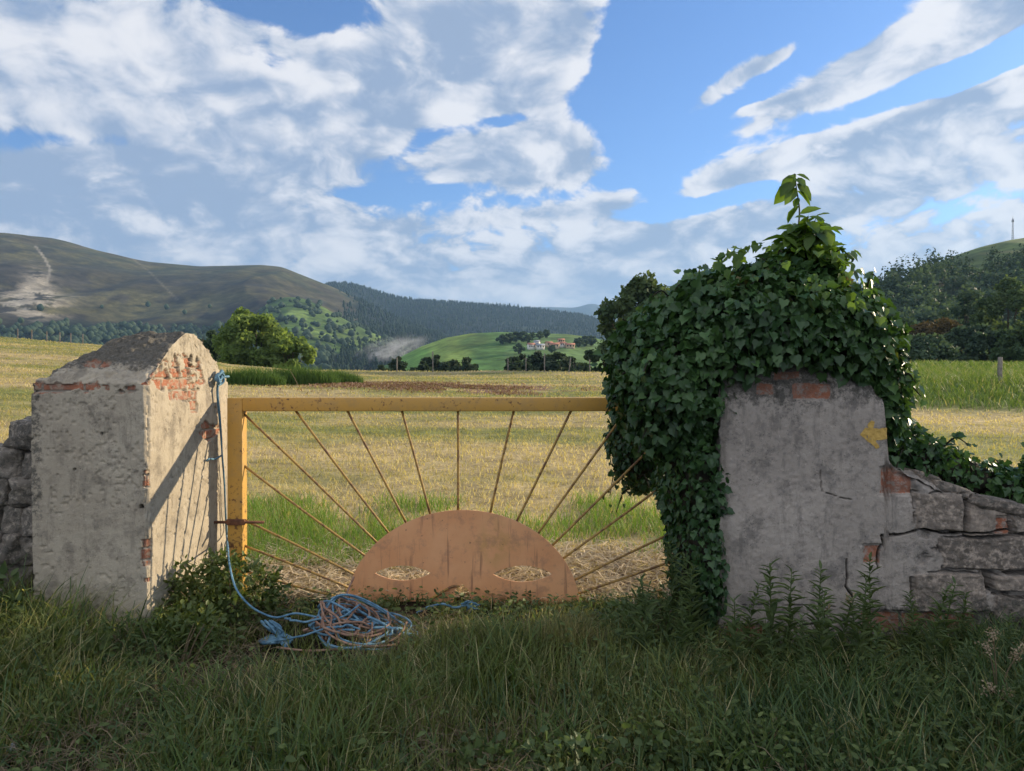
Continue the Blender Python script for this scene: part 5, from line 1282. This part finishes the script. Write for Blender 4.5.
for x, y, k in spots:
    lab = ('tall lance leaved weed growing in front of the grey right pillar', 'tall dark weed with many narrow leaves before the right pillar', 'pale headed weed stem among the tall weeds before the right pillar')[k]
    if not used[k]: o = protos[k]; used[k] = True; o.location = (x, y, 0); o['label'] = lab; o['group'] = 'tall weeds before the right pillar %s' % ('with narrow leaves', 'with many leaves', 'with pale heads')[k]
    else: o = dup(protos[k], (x, y, 0))
    s = BR.uniform(.65, 1.1) * (1 if y > 3.4 else .7); o.scale = (s, s, s); o.rotation_euler = (BR.normal(0, .08), BR.normal(0, .08), BR.uniform(0, 6.28))
# dry flower stalks at the far right
def dry_stalk(loc, h, label):
    r = empty('dry_flower_stalk', loc, label, 'plant'); s = Acc(); hd = Acc()
    for k in range(3):
        tip = np.array([BR.normal(0, .06) - .03, BR.normal(0, .05), h * BR.uniform(.7, 1.05)]); P = smooth_path([(0, 0, -.03), tip * np.array([.3, .3, .6]), tip], 10); V, f = tube(P, np.linspace(.004, .002, 10), 5); s.add(V, f)
        m = 60; ps = tip + BR.normal(0, .014, (m, 3)); V, Fc, q = place(OVATE, ps, BR.normal(0, 1, (m, 3)), BR.normal(0, 1, (m, 3)), .012); Acc().add(V, Fc, np.repeat(BR.uniform(0, 1, m), q)).build('flower_head', M['pale_flower'], r)
    s.build('stem', M['deadstem'], r)
    for ch in r.children: ch.matrix_parent_inverse.identity()
dry_stalk((2.18, 3.2, 0), .42, 'tallest dry stalk with pale brown flower heads in the right grass')
dry_stalk((2.42, 3.3, 0), .34, 'dry stalk with pale heads close to the right photo edge')
dry_stalk((2.20, 3.05, 0), .22, 'short dry stalk with pale heads below the tallest one')

# white crumpled scrap at the lower left
def scrap():
    bm = bmesh.new(); bmesh.ops.create_icosphere(bm, subdivisions=4, radius=.022); bm.verts.index_update(); V = np.array([v.co[:] for v in bm.verts]); fs = np.array([[v.index for v in f.verts] for f in bm.faces]); bm.free()
    V = V * (1 + 1.3 * np.abs(fbm(V * 90, 3, 5) - .5))[:, None] * np.array([1, .8, .8]); o = Acc().add(V, fs).build('plastic_scrap', mat_simple('dirty_white_plastic', (.42, .44, .45), (.55, .57, .58), 40, .5, .3, 100)); o.location = (-2.02, 2.88, .06); tag(o, 'small crumpled pale plastic scrap in the grass at the lower left corner', 'litter')
scrap()

# field: mown grass, fresh growth, long grass on the bank
def field_grass(n, y0, y1, sel, hrange, mat, name, label, wk=.0011, vf=None, cat='grass'):
    Y = np.exp(GR.uniform(math.log(y0), math.log(y1), 4 * n)); X = GR.uniform(-.80, .80, 4 * n) * Y
    k = (GR.uniform(0, 1, len(X)) < sel(X, Y)) & ~inside_solid(X, Y); X, Y = X[k][:n], Y[k][:n]; m = len(X)
    h = GR.uniform(*hrange, m) * (1 + .012 * Y); w = wk * Y * GR.uniform(.6, 1.4, m) + .003
    V, Fc, q = blades(X, Y, H(X, Y) - .01, h, w, GR.uniform(.2, 1.2, m), GR, 2, .1); var = vf(X, Y, m) if vf else GR.uniform(0, 1, m)
    tag(Acc().add(V, Fc, np.repeat(var, q)).build(name, mat), label, cat, kind='stuff')
def hayvar(x, y, n):
    k = .45 * fbm(P3(x * .10, y * .22), 4, 5) + .2 * fbm(P3(x * .7, y * .7), 4, 8) + .35 * fbm(P3(x * .05, y * .9), 3, 12); k = k + .05 * np.sin(y * 2.2 + x * .25 + 2 * vnoise(P3(x * .2, y * .2), 9)); return np.clip(sstep(.38, .60, k) * .75 + GR.uniform(-.2, .35, n), 0, 1)
field_grass(90000, 5.6, 70, lambda x, y: np.where((x / y > .49) & (y > 21), 0, 1) * (.3 + .7 * sstep(5.6, 7.5, y)), (.03, .10), M['stubble'], 'mown_grass', 'short mown hay field in yellow and green bands behind the gate', .0012, hayvar)
field_grass(22000, 5.7, 8.4, lambda x, y: sstep(.44, .62, fbm(P3(x * 1.1, y * 1.1), 4, 77) + .25 * np.exp(-((y - 7.0) / 1.0) ** 2) - .06 - .25 * np.exp(-((x + .1) / .8) ** 2)), (.05, .24), M['grass_bright'], 'fresh_grass', 'fresh bright green grass strip growing just behind the gate', .0006)
field_grass(26000, 20, 60, lambda x, y: sstep(.475, .52, x / y) * sstep(20.5, 22.5, y + 1.5 * (fbm(P3(x * .5, y * .5), 3, 5) - .5)) , (.14, .36), M['bank_grass'], 'long_grass', 'long green grass on the bank at the right of the field', .0011)
# reeds and nettles left of centre, before the brow
for (px, py_, Y, rx, h, lab) in [(252, 385, 34, 1.6, 1.1, 'left dark green clump of tall weeds above the gate rail'), (300, 383, 36, 2.0, 1.35, 'middle tallest green clump of weeds above the gate rail'), (335, 384, 38, 1.5, 1.0, 'right tapering green clump of weeds above the gate rail')]:
    x, y, z = gz(px, Y); r = empty('weed_clump', (x, y, z), lab, 'weeds'); n = 2600; a = BR.uniform(0, 6.28, n); q = np.sqrt(BR.uniform(0, 1, n)); X = q * rx * np.cos(a); Yy = q * .9 * np.sin(a); hh = h * (1 - .55 * q ** 2) * BR.uniform(.5, 1.1, n) * (.7 + .6 * vnoise(P3(X * 1.5, Yy), 3))
    V, Fc, k = blades(X, Yy, np.zeros(n), hh, .035 + 0 * X, BR.uniform(.1, .6, n), BR, 2, .1); o = Acc().add(V, Fc, np.repeat(BR.uniform(0, .8, n), k)).build('foliage', M['weedfar'] if 'weedfar' in M else M.setdefault('weedfar', mat_leaf('far_weed_green', (.05, .10, .03), (.13, .20, .055), .35, .7, .1)), r); o.matrix_parent_inverse.identity()
x, y, z = gz(299, 34); V, f = tube([(0, 0, -.1), (-.2, 0, .35), (-.42, .05, .72)], [.02, .018, .012], 6); st_ = Acc().add(V, f).build('stick', M['deadstem']); st_.location = (x, y, z); tag(st_, 'thin bare stick leaning left in front of the weed clumps', 'stick')
# heaps of brown cut grass before the brow
def hay_litter():
    n = 14000; X = GR.normal(-4.5, 4.0, n); Y = GR.normal(37, 2.4, n); k = fbm(P3(X * .45, Y * .45), 3, 66) > .5; X, Y = X[k], Y[k]; m = len(X); V, Fc, q = blades(X, Y, H(X, Y), GR.uniform(.08, .28, m), .05 * GR.uniform(.5, 1.3, m), GR.uniform(.8, 2.0, m), GR, 2, .4)
    tag(Acc().add(V, Fc, np.repeat(GR.uniform(0, 1, m), q)).build('cut_grass', mat_leaf('brown_cut_grass', (.20, .11, .07), (.40, .26, .17), .15, .8, .1)), 'brown heaps of old cut grass before the brow of the field', 'cut grass', kind='stuff')
hay_litter()

# ------------------------------------------------------------------ AIR
def air():
    V, fs = box_vf((-14000, -3000, -140), (14000, 13500, 1150)); o = make_mesh('haze', V, fs)
    m, t = new_mat('haze_air'); pv = t.n('VolumePrincipled'); pv.inputs['Color'].default_value = (.38, .64, 1.0, 1); pv.inputs['Density'].default_value = 9.0e-5; pv.inputs['Anisotropy'].default_value = .15
    pv.inputs['Density Attribute'].default_value = ''; pv.inputs['Color Attribute'].default_value = ''; pv.inputs['Temperature Attribute'].default_value = ''
    t.out(None, pv); m.cycles.homogeneous_volume = True; o.data.materials.append(m); tag(o, kind='stuff')
air()

def mist():
    x, y, z = at(392, 350, 1120); bm = bmesh.new(); bmesh.ops.create_icosphere(bm, subdivisions=3, radius=1.0)
    me = bpy.data.meshes.new('mist'); bm.to_mesh(me); bm.free(); o = bpy.data.objects.new('mist', me); COL.objects.link(o); o.location = (x, y, z); o.scale = (72, 60, 24); o.rotation_euler = (0, -.25, 0)
    m, t = new_mat('thin_mist'); p = t.obj(); ln = t.n('VectorMath', dict(operation='LENGTH'), i0=p)
    r = t.ramp(ln.outputs['Value'], 1.0, .15); nz = t.ramp(t.noise(p, 2.4, 4, .6, .6), .38, .68)
    pv = t.n('VolumePrincipled', None, Density=t.m('MULTIPLY', t.m('MULTIPLY', r, nz), .026)); pv.inputs['Color'].default_value = (.96, .98, 1, 1)
    pv.inputs['Density Attribute'].default_value = ''
    t.out(None, pv); me.materials.append(m); tag(o, 'thin patch of pale mist lying in the valley left of the knoll', 'mist', kind='stuff')
mist()

# ------------------------------------------------------------------ SKY, SUN, CAMERA
SUN = np.array([1.0, .55, .35]); SUN /= np.linalg.norm(SUN)
el = math.asin(SUN[2]); az = math.atan2(SUN[0], SUN[1])      # azimuth measured from +Y towards +X
sd = bpy.data.lights.new('sun', 'SUN'); sd.energy = 5.0; sd.angle = math.radians(.5); sd.color = (1.0, .83, .58)
so = bpy.data.objects.new('sun', sd); COL.objects.link(so); so.rotation_euler = Vector(-SUN).to_track_quat('-Z', 'Y').to_euler()

W = bpy.data.worlds.new('World'); SC.world = W; W.use_nodes = True; W.node_tree.nodes.clear(); t = NT(W.node_tree)
sky = t.n('TexSky', dict(sky_type='NISHITA', sun_disc=False, sun_elevation=el, sun_rotation=az, altitude=300.0, air_density=1.0, dust_density=.6, ozone_density=2.0))
tcn = W.node_tree.nodes.new('ShaderNodeTexCoord'); dirv = tcn.outputs['Generated']
sx = t.n('SeparateXYZ', None, Vector=dirv); dx_, dy_, dz_ = sx.outputs
AZ = t.m('ARCTAN2', dx_, dy_); EL = t.m('ARCSINE', dz_)
AE = t.n('CombineXYZ', None, X=AZ, Y=EL, Z=0.0).outputs[0]
def blob(px, py, rx, ry, rot, amp):
    """a soft patch of more or less cloud round a bearing and elevation"""
    a0 = math.atan((px - 512) / F); e0 = math.atan((HOR - py) / F * math.cos(a0))
    m_ = t.n('Mapping', dict(vector_type='TEXTURE'), Vector=AE, Location=(a0, e0, 0), Rotation=(0, 0, math.radians(rot)), Scale=(rx / F, ry / F, 1))
    r_ = t.n('VectorMath', dict(operation='LENGTH'), i0=m_).outputs['Value']
    q_ = W.node_tree.nodes.new('ShaderNodeMapRange'); q_.interpolation_type = 'SMOOTHSTEP'; t.set(q_.inputs[0], r_); q_.inputs[1].default_value = 0.0; q_.inputs[2].default_value = 1.75; q_.inputs[3].default_value = amp; q_.inputs[4].default_value = 0.0
    return q_.outputs[0]
BL = [(150, 60, 330, 70, 4, .34), (260, 150, 330, 60, 8, .26), (60, 200, 200, 40, 0, .22), (470, 40, 110, 60, 20, .34), (545, 80, 46, 24, 35, .20), (585, 10, 40, 30, 40, .2),
      (300, 6, 70, 20, -8, -.40), (288, 72, 42, 11, -14, -.30), (468, 100, 62, 12, 30, -.30), (60, 140, 70, 8, 8, -.24), (415, 192, 70, 8, 6, -.24), (430, 140, 50, 10, 25, -.2),
      (720, 35, 100, 55, 25, -.46), (650, 110, 55, 45, 35, -.40), (640, 45, 36, 50, 0, -.2), (725, 82, 64, 14, 27, .60), (775, 60, 26, 7, 20, .36), (632, 102, 34, 8, 22, .36), (636, 72, 20, 4, 12, .40), (604, 92, 34, 34, 30, -.34), (500, 122, 40, 8, 10, -.3), (215, 100, 30, 7, -10, -.2), (350, 120, 34, 6, 20, -.2),
      (930, 38, 150, 24, 20, .66), (1005, 10, 90, 22, 15, .3), (880, 104, 200, 13, 12, -.44), (1010, 82, 40, 7, 15, .42), (770, 104, 36, 4, 10, .3),
      (800, 150, 160, 18, 10, .50), (960, 122, 130, 22, 9, .42), (880, 190, 220, 18, 7, .24), (730, 196, 62, 8, 12, -.34), (660, 196, 34, 16, 20, -.34),
      (530, 160, 90, 24, 6, .46), (610, 205, 160, 10, 5, .2), (140, 214, 50, 10, 0, .12)]
SH = [(930, 40, 150, 20, 20, .26), (800, 142, 170, 12, 10, .22), (950, 118, 130, 12, 9, .18), (60, 165, 190, 34, 4, -.20), (290, 180, 150, 22, 8, -.20), (330, 60, 170, 36, 12, .12), (60, 50, 150, 40, 0, .14), (450, 235, 260, 26, 0, -.12), (140, 214, 46, 9, 0, .34), (720, 228, 170, 14, 6, -.2), (900, 190, 160, 12, 8, -.18), (480, 25, 50, 25, 20, -.16), (525, 150, 90, 12, 6, .14), (530, 178, 90, 9, 6, -.16)]
cov = t.m('MULTIPLY', t.ramp(EL, math.radians(15), math.radians(9)), .34)
cov = t.m('ADD', cov, t.m('MULTIPLY', t.ramp(dy_, .35, -.2), .30))       # unseen cloud cover added behind the camera for neutral white fill
for b in BL: cov = t.m('ADD', cov, blob(*b))
ROT = (0, 0, math.radians(-16)); den2 = t.m('ADD', t.m('MAXIMUM', dz_, 0.0), .40)
cp = t.n('CombineXYZ', None, X=t.m('DIVIDE', dx_, den2), Y=t.m('DIVIDE', dy_, den2), Z=0.0).outputs[0]
wr = t.n('TexNoise', None, Vector=cp, Scale=4.0, Detail=3.0, Roughness=.5)
wv = t.n('VectorMath', dict(operation='MULTIPLY_ADD'), i0=wr.outputs[1], i1=(.16, .16, 0), i2=cp).outputs[0]
def layer(loc, full=True):
    m_ = t.n('Mapping', None, Vector=wv, Rotation=ROT, Location=loc)
    n1_ = t.noise(m_, 2.9, 3.0, .5); n2_ = t.noise(m_, 7.5, 4.0, .55)
    if not full: return n1_, n2_, None
    vo = t.n('TexVoronoi', dict(feature='F1'), Vector=m_, Scale=13.0, Detail=1.0, Roughness=.5).outputs['Distance']
    return n1_, n2_, t.m('ADD', t.m('MULTIPLY', t.noise(m_, 27.0, 7.0, .66), .72), t.m('SUBTRACT', .34, t.m('MULTIPLY', vo, .42)))
b1, b2, b3 = layer((3.1, 1.7, 0)); c1, c2, c3 = layer((3.1 - .045, 1.7 + .05, 0), False)
raw = t.m('ADD', t.m('MULTIPLY', b1, .40), t.m('ADD', t.m('MULTIPLY', b2, .33), t.m('MULTIPLY', b3, .27)))
d_ = t.m('ADD', raw, t.m('MULTIPLY', cov, .60)); mask = t.ramp(d_, .500, .592)
rel = t.m('ADD', t.m('MULTIPLY', t.m('SUBTRACT', b1, c1), 2.6), t.m('MULTIPLY', t.m('SUBTRACT', b2, c2), 2.0))
lowg = t.ramp(EL, math.radians(12), math.radians(3))
thick = t.ramp(d_, .58, .84)
lum = t.m('SUBTRACT', t.m('ADD', .92, t.m('MULTIPLY', rel, t.m('SUBTRACT', 1.0, t.m('MULTIPLY', lowg, .45)))), t.m('MULTIPLY', thick, .50))
lum = t.m('ADD', lum, t.m('MULTIPLY', t.m('SUBTRACT', b3, .5), t.m('SUBTRACT', 1.9, t.m('MULTIPLY', lowg, .9))))
lum = t.m('ADD', lum, t.m('MULTIPLY', t.m('SUBTRACT', b2, .5), .7))
for b in SH: lum = t.m('ADD', lum, blob(*b))
lum = t.m('SUBTRACT', lum, t.m('MULTIPLY', lowg, .20))
lum = t.ramp(lum, -.02, 1.12)
ccol = t.mix(lum, (2.3, 2.95, 4.15), (6.6, 6.5, 6.6))
# unseen clouds behind the camera, brightened as if sunlit to fill the shade
back_fill = t.ramp(t.m('ADD', t.m('MULTIPLY', dx_, .35), dy_), .15, -.55)
ccol = t.mix(back_fill, ccol, t.mix(1.0, ccol, (1.78, 1.72, 1.66), 'MULTIPLY'))
skyc = t.mix(1.0, sky.outputs[0], (.68, .96, 1.36), 'MULTIPLY')
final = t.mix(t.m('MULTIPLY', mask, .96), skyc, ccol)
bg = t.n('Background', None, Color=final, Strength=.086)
wo = W.node_tree.nodes.new('ShaderNodeOutputWorld'); W.node_tree.links.new(bg.outputs[0], wo.inputs[0])

cam = bpy.data.cameras.new('camera'); co = bpy.data.objects.new('camera', cam); COL.objects.link(co); SC.camera = co
cam.sensor_width = 36.0; cam.lens = 36.0 * F / 1024.0; cam.clip_start = .05; cam.clip_end = 60000
co.location = (0, 0, EYE); co.rotation_euler = (PI / 2 - math.atan((385.5 - HOR) / F), 0, 0)

SC.view_settings.view_transform = 'Standard'; SC.view_settings.look = 'None'; SC.view_settings.gamma = 1.0; SC.view_settings.exposure = .76; SC.view_settings.use_curve_mapping = False
cy = SC.cycles; cy.use_denoising = True
try: cy.denoiser = 'OPENIMAGEDENOISE'
except Exception: pass
cy.max_bounces = 5; cy.diffuse_bounces = 2; cy.glossy_bounces = 2; cy.transmission_bounces = 4; cy.transparent_max_bounces = 8; cy.volume_bounces = 0
cy.sample_clamp_indirect = 6.0; cy.use_adaptive_sampling = True; cy.adaptive_threshold = .012
